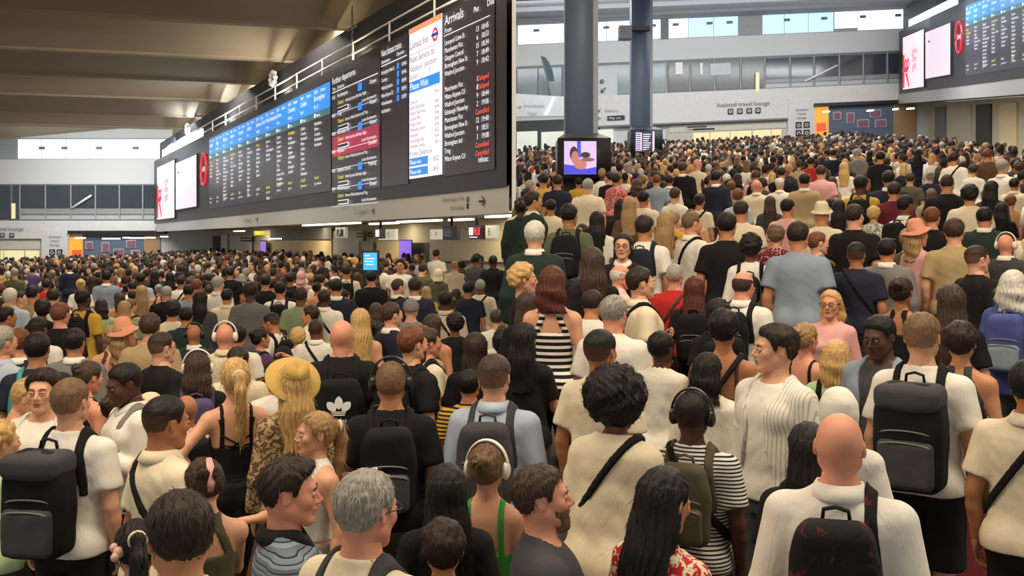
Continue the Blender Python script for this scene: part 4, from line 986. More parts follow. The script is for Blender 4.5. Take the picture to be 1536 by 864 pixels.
def build_body(fig, hk, yaw, pitch, roll, h, hh, hands, legs=True):
    m = fig.sex == 'm'
    X = .62
    f = Field((-X, -.30, -.01), (X, .62, 1.95 if any(a[4] == 'up' for a in fig.arms.values()) else 1.60), h)
    f.add(fig.torso(), (-.3, -.3, .74), (.3, .3, 1.6))
    bu = fig.build
    for q in (-1, 1):
        f.cone((q * .030, -.032, 1.455), (q * (fig.sx - .015), -.020, 1.395), .038, .040, .04)      # trapezius and clavicle
        if not m: f.ell((q * .070, .092 + .02 * bu, 1.272), (.058, .05, .056), .03)
        else: f.ell((q * .075, .078, 1.30), (.075, .04, .055), .04)
        f.ell((q * .085, -.082, .90), (.085, .068 + .01 * bu, .085), .05)
        # legs
        hp = (q * .092, -.004, .86); kn = (q * .098, .010, .49); an = (q * .102, -.022, .085)
        f.cone(hp, kn, .090 + .012 * bu, .056, .03); f.cone(kn, an, .055, .036, .02)
        f.ell((q * .100, -.035, .36), (.050, .05, .10), .03)
        f.cone((q * .103, -.02, .04), (q * .115, .13, .028), .038, .026, .02)
        sh, e, w, n, p = fig.arms[q]
        s = 1. if m else .86
        s += .12 * bu
        f.ell(sh + (q * -.004, 0, -.012), (.056 * s, .058 * s, .064 * s), .04)
        f.cone(sh, e, .052 * s, .042 * s, .03); f.cone(e, w, .042 * s, .027 * s, .015)
        u = e + (w - e) * .3
        f.ell(u, (.042 * s, .042 * s, .045 * s), .02)
    I = Isl()
    v, q = f.mesh(); I.add(v, q)
    for sg in (-1, 1):
        sh, e, w, n, p = fig.arms[sg]
        kind = hands.get(sg) or {'down': 'relax', 'phone': 'grip', 'hip': 'relax', 'ear': 'point', 'reach': 'relax', 'cross': 'grip', 'bagstrap': 'grip', 'up': 'relax', 'across': 'relax', 'fwd': 'spread', 'eat': 'grip'}[p]
        d = w - e
        if p == 'hip': d = np.array([-sg * .5, .6, -.3])
        if p == 'eat': d = np.array([sg * .05, .25, 1])
        if p == 'ear': d = np.array([-sg * .1, .1, 1])
        if p == 'up': d = np.array([-sg * .7, 0, .4])
        if p == 'fwd': d = d + np.array((0, 0, -.05))
        hv, hq = hand(kind, sg, hh if hh < .007 else .0085)
        sc = 1. if m else .9
        M = frame(w - d / np.linalg.norm(d) * .005, d, n); M[:3, :3] *= sc
        I.add(hv, hq, 0, M)
    HM = np.array(head_matrix(yaw, pitch, roll))
    v, q, mi = head_parts(hk, hh)
    vv = v @ HM[:3, :3].T + HM[:3, 3]
    I.v.append(vv); I.f.append(q + I.n); I.m.append(mi); I.n += len(v)
    for sg in (-1, 1):                                    # eyes, lids, brows
        big = hh < .007
        I.add(*ball((sg * .031, .0815, .000), .0125, 10, 8), 1, HM)
        I.add(*ball((sg * .031, .0905, .000), (.0058, .0045, .0058), 8, 6), 2, HM)
        I.add(*sweep([(sg * .017, .091, .002), (sg * .025, .0950, .0062), (sg * .036, .0938, .0060), (sg * .046, .085, -.001)], .0042, n=6), 0, HM)
        I.add(*sweep([(sg * .019, .092, -.006), (sg * .031, .0940, -.0088), (sg * .044, .087, -.004)], .0034, n=6), 0, HM)
        I.add(*sweep([(sg * .014, .0955, .020), (sg * .030, .096, .0265), (sg * .047, .084, .021)], [.0034, .004, .002], [.0025] * 3, n=6), 4, HM)
    return I.mesh('body')

# ---- clothes
def seedof(*a):
    return zlib.crc32(repr(a).encode()) & 0xffff

def cloth_rows(fig, loose, hem, flare=0.):
    T = fig.T.copy()
    i0 = int(np.argmin(np.abs(TZ - 1.28)))
    for i in range(i0, -1, -1):
        for c in (0, 1):
            T[i, c] = max(T[i, c], T[i0, c] * (1 - .10 * (1 - loose)) - (1 - loose) * (1.28 - TZ[i]) * .05)
        T[i, 0] += flare * (1.28 - TZ[i]); T[i, 1] += flare * (1.28 - TZ[i])
    zz = np.concatenate([[.2, .5, .7], TZ])
    if loose >= .6:
        for i in range(len(TZ)):
            if TZ[i] < .99: T[i, 0] = max(T[i, 0], .193 + .03 * fig.build); T[i, 1] = max(T[i, 1], .134 + .02 * fig.build)
    T = np.concatenate([T[:1], T[:1], T[:1], T]).copy()
    return lambda z: [np.interp(np.asarray(z), zz, T[:, i]).astype(np.float32) for i in range(3)]

def build_top(fig, kind, h, seed=0):
    """kind: tee, shirt (long sleeves), rolled, jacket, tank, cami, crop, dress, crochet, hood"""
    m = fig.sex == 'm'
    hem = {'tee': .86, 'shirt': .84, 'rolled': .86, 'jacket': .80, 'tank': .90, 'cami': .93, 'crop': 1.04, 'dress': .45, 'polo': .87, 'blouse': .90, 'big': .76, 'coat': .62, 'vest': .84}.get(kind, .86)
    loose = {'tee': .85, 'tank': .3, 'cami': .2, 'crop': .1, 'dress': .2, 'jacket': 1., 'big': 1., 'coat': 1., 'shirt': .9}.get(kind, .8)
    off = {'jacket': .022, 'tank': .007, 'cami': .007, 'crop': .007, 'dress': .007, 'big': .032, 'coat': .024, 'shirt': .015, 'blouse': .018}.get(kind, .013)
    rows = cloth_rows(fig, loose, hem, .05 if kind == 'big' else 0.)
    f = Field((-.62, -.34, hem - .03), (.62, .52, 1.60), h)
    bare = kind in ('tank', 'cami', 'crop', 'dress')
    A = .0055 if not bare else .002
    def base(x, y, z):
        d = fig.torso(off, rows, hem, 1.56)(x, y, z)
        if kind in ('dress', 'coat'):
            a = .19 + np.maximum(0, .95 - z) * .14
            d = np.minimum(d, np.maximum((np.sqrt((x / a) ** 2 + ((y + .01) / (a * .74)) ** 2) - 1) * a * .74, np.maximum(hem - z, z - 1.0)))
        fold = np.clip((1.42 - z) * 3.5, .25, 1)
        d = d + A * fold * wav(x, y + z * .5, z * .3, seed, 38) + A * .45 * wav(x + z * .8, y, z * .6, seed + 1, 62)
        return np.maximum(d, hem - z)
    f.add(base, (-.4, -.4, hem - .02), (.4, .4, 1.6))
    for q in (-1, 1):
        if not m: f.ell((q * .070, .094 + .02 * fig.build, 1.272), (.060 + off * .6, .05 + off * .6, .058), .035)
        else: f.ell((q * .075, .078, 1.30), (.075 + off, .04 + off, .055 + off), .04)
        if hem < .95: f.ell((q * .085, -.084, .90), (.094 + off, .080 + .012 * fig.build + off, .094 + off), .05)
        if True:
            f.cone((q * .03, -.032, 1.452), (q * (fig.sx - .015), -.020, 1.395), .038 + off * .8, .040 + off, .03)
    if bare:
        st = .016 if kind in ('cami', 'dress') else .026
        sxp = .085 if kind in ('cami', 'dress') else .075
        def neck(x, y, z):
            back = 1.22 if kind in ('cami', 'dress') else 1.30
            top = np.where(y > -.02, 1.335 - .05 * np.exp(-(x / .05) ** 2), back)
            g = z - top
            strap = np.abs(np.abs(x + np.where(y < 0, 0, 0)) - sxp) - st
            if kind == 'tank': strap = np.abs(np.abs(x) - (.045 + .06 * np.clip((1.44 - z) / .15, 0, 1) * (y < -.02) + .035 * (y >= -.02))) - st
            return -np.minimum(g, np.maximum(strap, z - 1.50))     # keep below the neckline, plus straps
        f.cut(neck, (-.7, -.4, .3), (.7, .6, 1.65))
        arm = lambda x, y, z: .0 - (np.abs(x) - fig.sx + .028 - np.clip(1.3 - z, 0, .2) * .9)
        f.cut(lambda x, y, z: np.maximum(arm(x, y, z), 1.24 - z), (-.7, -.4, 1.2), (.7, .6, 1.65))
    else:
        lng = kind in ('shirt', 'jacket', 'coat', 'big', 'blouse')
        for q in (-1, 1):
            sh, e, w, n, p = fig.arms[q]
            s = (1. if m else .88) + .12 * fig.build
            d = (e - sh) / np.linalg.norm(e - sh)
            r0, r1 = (.053 + off) * s, (.050 + off * 1.4) * s
            L = .70 if kind in ('tee', 'polo') else .62
            if kind == 'vest': L = .22
            wr = lambda x, y, z: 0
            if lng or kind == 'rolled':
                f.cone(sh, e, r0, (.050 + off) * s, .04)
                d2 = (w - e) / np.linalg.norm(w - e); Lf = .52 if kind == 'rolled' else .96
                c0 = e + (w - e) * Lf
                def long_(x, y, z, e=e, w=w, c0=c0, d2=d2, s=s):
                    r = rcone(x, y, z, e, w, (.050 + off) * s, (.036 + off * (1.6 if kind in ('blouse', 'big') else .9)) * s) + .004 * wav(x, y, z, seed + 7, 55)
                    return np.maximum(r, (x - c0[0]) * d2[0] + (y - c0[1]) * d2[1] + (z - c0[2]) * d2[2])
                f.add(long_, np.minimum(e, w) - .12, np.maximum(e, w) + .12, .02)
            else:
                c0 = sh + d * .285 * L
                def short_(x, y, z, sh=sh, e=e, c0=c0, d=d, r0=r0, r1=r1):
                    r = rcone(x, y, z, sh, e, r0, r1 + .010) + .003 * wav(x, y, z, seed + 5, 50)
                    return np.maximum(r, (x - c0[0]) * d[0] + (y - c0[1]) * d[1] + (z - c0[2]) * d[2])
                f.add(short_, np.minimum(sh, e) - .12, np.maximum(sh, e) + .12, .04)
        nr = .082 if kind not in ('jacket', 'big') else .088
        f.cut(lambda x, y, z: np.maximum(np.sqrt((x / nr) ** 2 + ((y + .016 - .02) / (nr + .004)) ** 2) * nr - nr, 1.478 - (.045 if not m else .03) * np.clip((y - .0) / .08, 0, 1.3) - z), (-.2, -.2, 1.38), (.2, .2, 1.7), .012)
        f.cut(lambda x, y, z: 1.505 - z + 0 * x + 0 * y, (-.09, -.2, 1.40), (.09, .2, 1.7))
    f.F[...] = np.maximum(f.F, (hem - f.ax[2])[None, None, :])
    v, q = f.mesh()
    return mk_mesh(kind, v, q)

def build_collar(fig, big=False):
    n = 28; v = []; f = []
    nr = .064 if fig.sex == 'm' else .056
    nr += .006 * fig.build
    prof = [(nr + .006, 1.430), (nr + .002, 1.512), (nr + .008, 1.516), (nr + .034, 1.470), (nr + .028, 1.460)]
    for j, (r, z) in enumerate(prof):
        for i in range(n):
            a = 2 * math.pi * i / n
            fr = max(0, math.sin(a)) ** 3
            v.append((r * math.cos(a) * 1.05, -.024 + r * math.sin(a) * 1.12, z - .045 * fr - .0 * j))
    for j in range(len(prof) - 1):
        for i in range(n):
            a = j * n + i; b = j * n + (i + 1) % n
            f.append((a, b, b + n, a + n))
    return mk_mesh('collar', v, np.array(f))

def build_bottom(fig, kind, h, seed=0):
    end = {'trousers': .045, 'shorts': .47, 'skirt': .42, 'wide': .045}[kind]
    f = Field((-.36, -.26, end - .03), (.36, .26, 1.06), h)
    f.add(fig.torso(.010, None, .78, 1.03), (-.3, -.3, .7), (.3, .3, 1.1))
    for q in (-1, 1):
        f.ell((q * .085, -.084, .90), (.090, .076, .09), .05)
        if kind == 'skirt': continue
        hp = np.array((q * .094, -.004, .87)); kn = np.array((q * .100, .008, .49)); an = np.array((q * .104, -.022, .0))
        r = {'trousers': (.106, .076, .066), 'shorts': (.112, .104, .1), 'wide': (.112, .11, .13)}[kind]
        b = .014 * fig.build
        f.add(lambda x, y, z: rcone(x, y, z, hp, kn, r[0] + b, r[1]) + .004 * wav(x, y, z, seed, 45), (hp[0] - .2, -.25, .3), (hp[0] + .2, .25, 1.05), .03)
        if kind != 'shorts':
            f.ell((q * .100, -.036, .36), (.066, .064, .11), .03)
            f.add(lambda x, y, z: rcone(x, y, z, kn, an, r[1], r[2]) + .005 * wav(x, y, z, seed + 2, 55), (hp[0] - .2, -.25, -.1), (hp[0] + .2, .25, .62), .02)
    if kind == 'skirt':
        f.add(lambda x, y, z: (np.sqrt((x / (.19 + np.maximum(0, .92 - z) * .2)) ** 2 + ((y + .01) / (.14 + np.maximum(0, .92 - z) * .2)) ** 2) - 1) * .15 + .01 * np.sin(np.arctan2(y, x) * 9) * np.clip((.9 - z) * 3, 0, 1), (-.36, -.3, .3), (.36, .3, .95), .02)
    f.F[...] = np.maximum(f.F, (end - f.ax[2])[None, None, :])
    v, q = f.mesh()
    return mk_mesh(kind, v, q)

def build_shoes(fig, h=.014):
    f = Field((-.2, -.14, -.006), (.2, .25, .16), h)
    for q in (-1, 1):
        f.cone((q * .103, -.045, .045), (q * .118, .15, .032), .044, .038, .02)
        f.cone((q * .102, -.02, .05), (q * .102, -.02, .11), .046, .046, .03)
    f.F[...] = np.maximum(f.F, (.004 - f.ax[2])[None, None, :])
    v, q = f.mesh()
    return mk_mesh('shoes', v, q)

# ---- hair, in the head frame
def build_hair(style, h, seed=0, strands=0):
    L = {'long': .36, 'longer': .48, 'bob': .17, 'medium': .25, 'pony': .38, 'bun': .0}.get(style, 0)
    zlo = -.16 - L if style in ('long', 'longer', 'bob', 'medium') else (-.42 if style == 'pony' else -.16)
    R = .20 if style == 'afro' else .15
    f = Field((-R, -.24, zlo), (R, .17, .26 if style in ('afro', 'topbun') else .19), h)
    cr = lambda x, y, z: smin(ellip(x, y, z, (0, -.016, .030), (.076, .096, .086)), ellip(x, y, z, (0, -.035, .0), (.070, .070, .07)), .03)
    ang = lambda x, y, z: np.arctan2(x, z + .02 - .3 * y)
    strand = lambda x, y, z, k=46: np.sin(ang(x, y, z) * k * .5 + 3 * np.sin(y * 40 + seed)) * .5 + wav(x, y, z, seed, 150, 4) * .5
    # hairline: forehead high, temple, above the ear, down to the nape
    def line(x, y, z, lo=0.):
        hl = np.interp(np.asarray(y + 0 * x), [-.12, -.085, -.062, -.045, -.036, .006, .013, .029, .036, .050, .075, .10], [-.085, -.088, -.070, -.030, .016, .018, -.012, -.010, .030, .056, .070, .076]) + lo
        return hl - z
    S = dict(short=.011, fade=.009, buzz=.0045, side=.012, quiff=.014, curly=.03, wavy=.022, thin=.006).get(style, .015)
    if style in ('short', 'fade', 'buzz', 'quiff', 'curly', 'wavy', 'thin', 'long', 'longer', 'bob', 'medium', 'pony', 'bun', 'topbun', 'cornrow'):
        def fn(x, y, z):
            up = np.clip((z + .03) / .09, 0, 1)
            t = S
            if style == 'fade': t = .003 + .013 * up ** 1.3
            if style == 'short': t = .004 + .012 * up
            if style == 'wavy': t = .008 + .017 * up
            if style == 'quiff': t = .003 + .013 * up + .024 * np.clip((y - .0) / .08, 0, 1) * np.clip((z - .04) / .05, 0, 1)
            n = strand(x, y, z) * (.0016 if style in ('fade', 'buzz', 'thin') else .0034)
            if style == 'curly': n = .009 * wav(x, y, z, seed, 95, 6)
            if style in ('wavy',): n = .006 * wav(x, y, z, seed, 60, 5) + strand(x, y, z) * .003
            if style == 'cornrow': n = .004 * np.sin(x * 330)
            ed = np.clip(-line(x, y, z) / (.05 if style not in ('buzz', 'thin') else .02), 0, 1)
            ed = np.where(y > .0, ed, np.clip(-line(x, y, z) / .03, 0, 1))
            t = .0015 + (t - .0015) * (1 - (1 - ed) ** 2) if style != 'curly' else t * (.35 + .65 * ed)
            d = cr(x, y, z) - t + n * (.3 + .7 * ed)
            return -smin(-d, -line(x, y, z, .006 * strand(x, y, z, 60)), .012)
        f.add(fn, (-R, -.24, zlo), (R, .17, .26))
    if style == 'side':                                  # bald crown, hair round the sides
        def fn(x, y, z):
            d = cr(x, y, z) - .007 + strand(x, y, z) * .002
            d = np.maximum(d, z - (.045 - .25 * np.clip(y + .02, 0, .1)))
            return np.maximum(np.maximum(d, line(x, y, z)), y - .045)
        f.add(fn, (-R, -.2, -.12), (R, .1, .1))
    if style == 'afro':
        def fn(x, y, z):
            r = np.sqrt((x / 1.03) ** 2 + (y + .040) ** 2 + (z - .042) ** 2)
            d = r - .143 + .012 * wav(x, y, z, seed, 75, 6) + .006 * wav(x, y, z, seed + 3, 190, 5)
            face = np.maximum(y - .055 - np.clip(z - .06, 0, 1) * .5, -10)
            return np.maximum(d, np.minimum(face, .16))
        f.add(fn, (-R, -.24, -.2), (R, .17, .26))
    if style in ('long', 'longer', 'bob', 'medium'):
        zb = -.03 - L
        def fn(x, y, z):
            t = np.clip((.03 - z) / max(L, .05), 0, 1)
            a = .084 + .022 * np.sin(t * 2.4); b = .088 - .034 * np.clip(t, 0, 1); yo = -.028 - .045 * np.clip(t * 2.2, 0, 1)
            d = (np.sqrt((x / a) ** 2 + ((y - yo) / b) ** 2) - 1) * b
            d = d + .0045 * np.sin(np.arctan2(x, -(y - yo)) * 17 + 2 * np.sin(z * 22 + seed)) + .004 * wav(x, y, z * .35, seed, 90)
            if style in ('medium', 'bob') : d = d + .006 * np.sin(z * 55 + x * 20 + seed) * t
            d = np.maximum(d, y - .012 + .02 * t)
            return np.maximum(np.maximum(d, z - .05), zb + .012 * wav(x, y, 0 * z, seed, 130) - z)
        f.add(fn, (-R, -.24, zlo), (R, .17, .09), .02)
    if style == 'pony':
        P = np.array([(0, -.105, .035), (.005, -.150, .03), (.008, -.165, -.05), (.012, -.150, -.17), (.018, -.135, -.30), (.02, -.128, -.38)]); rr = [.022, .028, .034, .034, .026, .008]
        for i in range(5):
            f.add(lambda x, y, z, i=i: rcone(x, y, z, P[i], P[i + 1], rr[i], rr[i + 1]) + .004 * np.sin(np.arctan2(x, y + .15) * 9 + z * 30), P[i:i + 2].min(0) - .06, P[i:i + 2].max(0) + .06, .012)
    if style in ('bun', 'topbun'):
        c = (0, -.112, .055) if style == 'bun' else (0, -.07, .135)
        f.add(lambda x, y, z: ellip(x, y, z, c, (.050, .042, .044)) + .006 * np.sin(np.arctan2(x, z - c[2]) * 5 + y * 90) + .004 * wav(x, y, z, seed, 120), (-.09, -.22, -.02), (.09, .02, .25), .012)
        f.add(lambda x, y, z: ellip(x, y, z, (.025 * math.cos(seed), c[1] - .02, c[2] + .01), (.032, .028, .022), None) + .004 * wav(x, y, z, seed + 4, 140), (-.09, -.22, -.02), (.09, .02, .25), .006)
    if style == 'scarf':                                 # draped headscarf
        f.add(lambda x, y, z: np.maximum(cr(x, y, z) - .017 + .003 * wav(x, y, z, seed, 60), np.minimum(y - .068 + .0 * z, .5) + np.where((np.sqrt((x / .062) ** 2 + ((z + .025) / .085) ** 2) < 1), 0., -.06)), (-R, -.2, -.2), (R, .17, .2))
        f.add(lambda x, y, z: np.maximum(rcone(x, y, z, np.array((0, -.015, -.02)), np.array((0, -.02, -.15)), .090, .115) + .005 * wav(x, y, z, seed, 55), np.where(np.sqrt((x / .062) ** 2 + ((z + .025) / .088) ** 2) < 1, y - .03, -1.)), (-R, -.2, zlo), (R, .17, .1), .02)
    if style == 'beanie':
        f.add(lambda x, y, z: np.maximum(cr(x, y, z) - .016 - .004 * np.sin(np.arctan2(x, y) * 20) * .5, .005 + .25 * y - z), (-R, -.2, -.12), (R, .17, .2))
    if style == 'beard':
        f.add(lambda x, y, z: np.maximum(np.maximum(smin(ellip(x, y, z, (0, .034, -.034), (.061, .064, .087)), rcone(x, y, np.abs(z) * 0 + z, np.array((0, .06, -.095)), np.array((0, .066, -.11)), .03, .03), .03) - .004 + .002 * wav(x, y, z, seed, 160), z + .042 - .5 * np.clip(np.abs(x) - .03, 0, .05)), np.maximum(-.002 - y, -np.maximum(np.sqrt((x / .022) ** 2 + ((z + .068) / .012) ** 2) - 1, 0) * .02 + .0)), (-R, -.05, -.16), (R, .17, .03))
    v, q = f.mesh()
    if strands: v, q = add_strands(v, q, style, seed, strands)
    return mk_mesh('hair', v, q)
def add_strands(v, q, style, seed, count):
    rs = np.random.RandomState(seed + 5)
    c = v[q].mean(1); nr = np.cross(v[q[:, 2]] - v[q[:, 0]], v[q[:, 3]] - v[q[:, 1]]); nr /= np.linalg.norm(nr, axis=1)[:, None] + 1e-9
    ok = np.where((nr[:, 2] > -.75) & (c[:, 2] > -.9))[0]
    i = rs.choice(ok, count); p = c[i] + rs.normal(0, .0015, (count, 3)); n = nr[i]
    if style in ('afro', 'curly'): g = rs.normal(0, 1, (count, 3)); L = .022; lift = .006
    else:
        g = np.stack([p[:, 0] * 4, np.where(p[:, 1] > -.03, .5, -.25) * np.clip(n[:, 2], 0, 1) * 2, -np.ones(count)], 1) + rs.normal(0, .22, (count, 3)); L = np.where(p[:, 2:3] < -.01, .012, .030) if style not in ('fade', 'buzz', 'beard') else .012; lift = .0022
        if style in ('long', 'longer', 'pony', 'medium', 'bob'): L = .055
    d = g - n * (g * n).sum(1)[:, None]; d /= np.linalg.norm(d, axis=1)[:, None] + 1e-9
    w = np.cross(d, n) * .0011; L = L * rs.uniform(.6, 1.3, (count, 1)); up = rs.uniform(.3, 1., (count, 1)) * lift
    P0 = p - n * .001; P1 = p + d * L * .5 + n * up; P2 = p + d * L + n * up * (.2 if style not in ('afro', 'curly') else 1.2)
    V = np.stack([P0 - w, P0 + w, P1 + w, P1 - w, P2 + w * .3, P2 - w * .3], 1).reshape(-1, 3)
    b = len(v) + 6 * np.arange(count)[:, None]
    Q = np.concatenate([b + [0, 1, 2, 3], b + [3, 2, 4, 5]])
    return np.concatenate([v, V]), np.concatenate([q, Q])

# ---- worn things
def cap_mesh():
    I = Isl()
    f = Field((-.12, -.14, -.0), (.12, .21, .15), .008)
    f.add(lambda x, y, z: np.maximum(ellip(x, y, z, (0, -.012, .035), (.086, .108, .094)), .03 + .12 * y - z), (-.2, -.2, -.1), (.2, .2, .2))
    f.add(lambda x, y, z: np.maximum(np.abs(z - .046 + .10 * np.clip(y - .05, 0, 1) + 1.2 * x * x) - .006, np.sqrt((x / .078) ** 2 + ((y - .07) / .115) ** 2) * .1 - .1), (-.1, .04, 0), (.1, .21, .12), .006)
    v, q = f.mesh(); I.add(v, q)
    return I.mesh('cap')

def sunhat_mesh(brim=.19, wavy=.0, n=48):
    I = Isl(); rnd = random.Random(3)
    prof = [(.001, .135), (.030, .138), (.056, .130), (.075, .105), (.086, .060), (.092, .030), (brim * .75, .018), (brim, .010), (brim + .004, .004), (brim * .75, .010), (.09, .022), (.080, .05), (.07, .1), (.001, .128)]
    v, f = lathe(prof, n)
    a = np.arctan2(v[:, 1], v[:, 0]); r = np.hypot(v[:, 0], v[:, 1])
    v[:, 2] += np.clip((r - .09) / .1, 0, 1.2) * (.010 * np.sin(2 * a + .6) + wavy * np.sin(3 * a) - .018)
    v[:, 2] -= np.exp(-((v[:, 0] / .018) ** 2)) * np.exp(-((r / .05) ** 2)) * .022
    v[:, 1] -= .012; I.add(v, f)
    return I.mesh('sun_hat')

def headphone_meshes():
    pts = [(.110 * math.cos(a), -.012, .01 + .134 * math.sin(a)) for a in np.linspace(.02, math.pi - .02, 17)]
    w = 1 + .3 * np.sin(np.linspace(0, math.pi, 17))
    band = Isl().add(*sweep(pts, .0065, .0135 * w, n=10, up=(0, 1, 0))).mesh('headband')
    cup = Isl()
    f = Field((-.035, -.055, -.06), (.035, .055, .06), .0055)
    f.ell((.006, 0, 0), (.022, .040, .046)); f.ell((-.010, 0, 0), (.014, .036, .042), .008)
    cup.add(*f.mesh())
    return band, cup.mesh('ear_cup')

def glasses_mesh():
    I = Isl()
    for q in (-1, 1):
        ring = [(q * .033 + .023 * math.cos(a), .104, .0 + .018 * math.sin(a)) for a in np.linspace(0, 2 * math.pi, 16, endpoint=False)]
        I.add(*sweep(ring, .0022, n=6, closed=True))
        I.add(*sweep([(q * .056, .102, .006), (q * .078, .07, .006), (q * .084, -.01, .004), (q * .083, -.03, -.012)], .0022, n=6))
    I.add(*sweep([(-.011, .104, .004), (0, .108, .007), (.011, .104, .004)], .002, n=6))
    return I.mesh('glasses')

def pack_meshes(kind, h):
    """backpack: bag, pocket, flap, handle; origin at the bag's bottom centre, back panel at +Y"""
    W, D, H = {'day': (.29, .15, .45), 'tall': (.33, .19, .53), 'slim': (.28, .10, .42), 'mini': (.22, .10, .27), 'sack': (.33, .12, .42)}[kind]
    out = {}
    def rb(x, y, z, c, s, r):
        q = [np.maximum(np.abs(p - cc) - ss + r, 0) for p, cc, ss in zip((x, y, z), c, s)]
        return np.sqrt(q[0] ** 2 + q[1] ** 2 + q[2] ** 2) - r
    f = Field((-W / 2 - .03, -D - .03, -.02), (W / 2 + .03, .03, H + .03), h)
    def bag(x, y, z):
        t = np.clip(z / H, 0, 1)
        sx = W / 2 * (.94 + .08 * np.sin(t * 3.1)) * (1 - .16 * np.clip(t - .72, 0, 1) / .28)
        d = rb(x / (sx / (W / 2)), y, z, (0, -D / 2, H / 2), (W / 2, D / 2 * 1., H / 2), .055)
        return d + .004 * wav(x, y, z, 11, 30)
    f.add(bag, (-1, -1, -1), (1, 1, 1))
    v, q = f.mesh(); out['bag'] = mk_mesh('bag', v, q)
    if kind != 'sack':
        f = Field((-W / 2, -D - .07, .0), (W / 2, -D + .06, H * .62), h)
        f.add(lambda x, y, z: rb(x, y, z, (0, -D, H * .27), (W * .40, .035, H * .22), .03) + .003 * wav(x, y, z, 5, 40), (-1, -1, -1), (1, 1, 1))
        v, q = f.mesh(); out['pocket'] = mk_mesh('pocket', v, q)
    if kind == 'tall':
        f = Field((-W / 2 - .03, -D - .06, H * .62), (W / 2 + .03, .05, H + .08), h)
        f.add(lambda x, y, z: rb(x, y, z, (0, -D / 2 - .008, H * .87), (W * .47, D / 2 + .02, H * .125), .05) + .004 * wav(x, y, z, 8, 35), (-1, -1, -1), (1, 1, 1))
        v, q = f.mesh(); out['flap'] = mk_mesh('flap', v, q)
    I = Isl(); zt = H * (.98 if kind != 'tall' else 1.0)
    I.add(*sweep([(-.045, -.012, zt - .01), (-.04, -.016, zt + .03), (0, -.018, zt + .042), (.04, -.016, zt + .03), (.045, -.012, zt - .01)], .007, .012, n=8, up=(0, 1, 0)))
    out['handle'] = I.mesh('handle')
    if kind != 'sack':
        I = Isl()
        for zz, yy in ((H * .54, -D - .003), (H * .44, -D - .033)):
            a = [(W * .36 * math.sin(t), yy + .012 * abs(math.sin(t)) ** 3 * .5, zz + (.0 if yy > -D - .01 else 0) + .02 * math.cos(t)) for t in np.linspace(-1.45, 1.45, 11)]
            I.add(*sweep(a, .0045, n=6))
        out['zip'] = I.mesh('zip')
    return out, (W, D, H)

def strap_mesh(fig, top, h, sides=(-1, 1), sx=.105, wd=.022, zlow=1.17, off=.05):
    rows = cloth_rows(fig, .8, .8)
    f = Field((-.22, -.25, zlow - .03), (.22, .26, 1.56), h)
    for q in sides:
        def fn(x, y, z):
            d = fig.torso(off, rows, .8, 1.6)(x, y, z)
            sh = rcone(x, y, z, np.array((q * .03, -.030, 1.470)), np.array((q * (fig.sx - .015), -.020, 1.395)), .040 + off - .004, .040 + off - .004)
            d = smin(d, sh, .03)
            slab = np.abs(x - q * (sx + .02 * np.clip((1.42 - z) / .2, 0, 1))) - wd
            return np.maximum(np.maximum(d, slab), zlow - z)
        f.add(fn, (-.3, -.3, 1.0), (.3, .3, 1.6))
    v, q = f.mesh()
    return mk_mesh('shoulder_strap', v, q)

def cross_strap_mesh(fig, h, sg=1, off=.030, wd=.018):
    """strap from the sg shoulder to the opposite hip, front and back"""
    rows = cloth_rows(fig, .8, .8)
    f = Field((-.30, -.28, .86), (.30, .30, 1.56), h)
    def fn(x, y, z):
        d = fig.torso(off, rows, .8, 1.6)(x, y, z)
        sh = rcone(x, y, z, np.array((sg * .03, -.030, 1.470)), np.array((sg * (fig.sx - .015), -.020, 1.395)), .040 + off - .004, .040 + off - .004)
        d = smin(d, sh, .03)
        nx, nz = .82 * sg, -.57
        return np.maximum(np.maximum(d, np.abs((x - sg * .09) * nx + (z - 1.45) * nz) - wd), .88 - z)
    f.add(fn, (-.4, -.4, .8), (.4, .4, 1.6))
    v, q = f.mesh()
    return mk_mesh('strap', v, q)
# ---------------------------------------------------------------- the crowd
CC = {'W': (226, 222, 212), 'C': (220, 208, 180), 'K': (24, 23, 26), 'N': (34, 38, 54), 'G': (122, 120, 118), 'B': (172, 186, 204), 'T': (172, 150, 112), 'O': (92, 100, 74), 'R': (184, 44, 44), 'P': (216, 164, 160),
      'M': (98, 34, 46), 'Y': (196, 158, 62), 'L': (176, 206, 158), 'U': (74, 84, 146), 'D': (36, 52, 46), 'E': (72, 148, 150), 'H': (92, 68, 50), 'S': (124, 140, 106), 'A': (134, 148, 164), 'J': (66, 66, 70), 'Q': (206, 150, 112), 'V': (84, 72, 116), 'F': (60, 150, 62), 'I': (86, 82, 64), 'Z': (186, 182, 172)}
def cloth_mat(code):
    p = code.split('/')
    return fabric(CC[p[0]], p[1] if len(p) > 1 else '', CC[p[2]] if len(p) > 2 else None, float(p[3]) if len(p) > 3 else 1.)
EAST = lambda x: x >= 770
def yh_at(x): return 193 - .042 * (x - 768) if EAST(x) else 366 - .042 * x
def eye(x): return HRT if EAST(x) else HL
class Pn: pass
def parse(line):
    a, _, lab = line.partition('|'); t = a.split(); p = Pn()
    p.x, p.y, p.s, p.face = map(float, t[:4]); p.sex, p.sk, p.hc, p.hs, p.top, p.tc = t[4:10]
    p.o = {}
    for q in t[10:]:
        k, _, v = q.partition('='); p.o[k] = v or '1'
    p.label = lab.strip(); return p
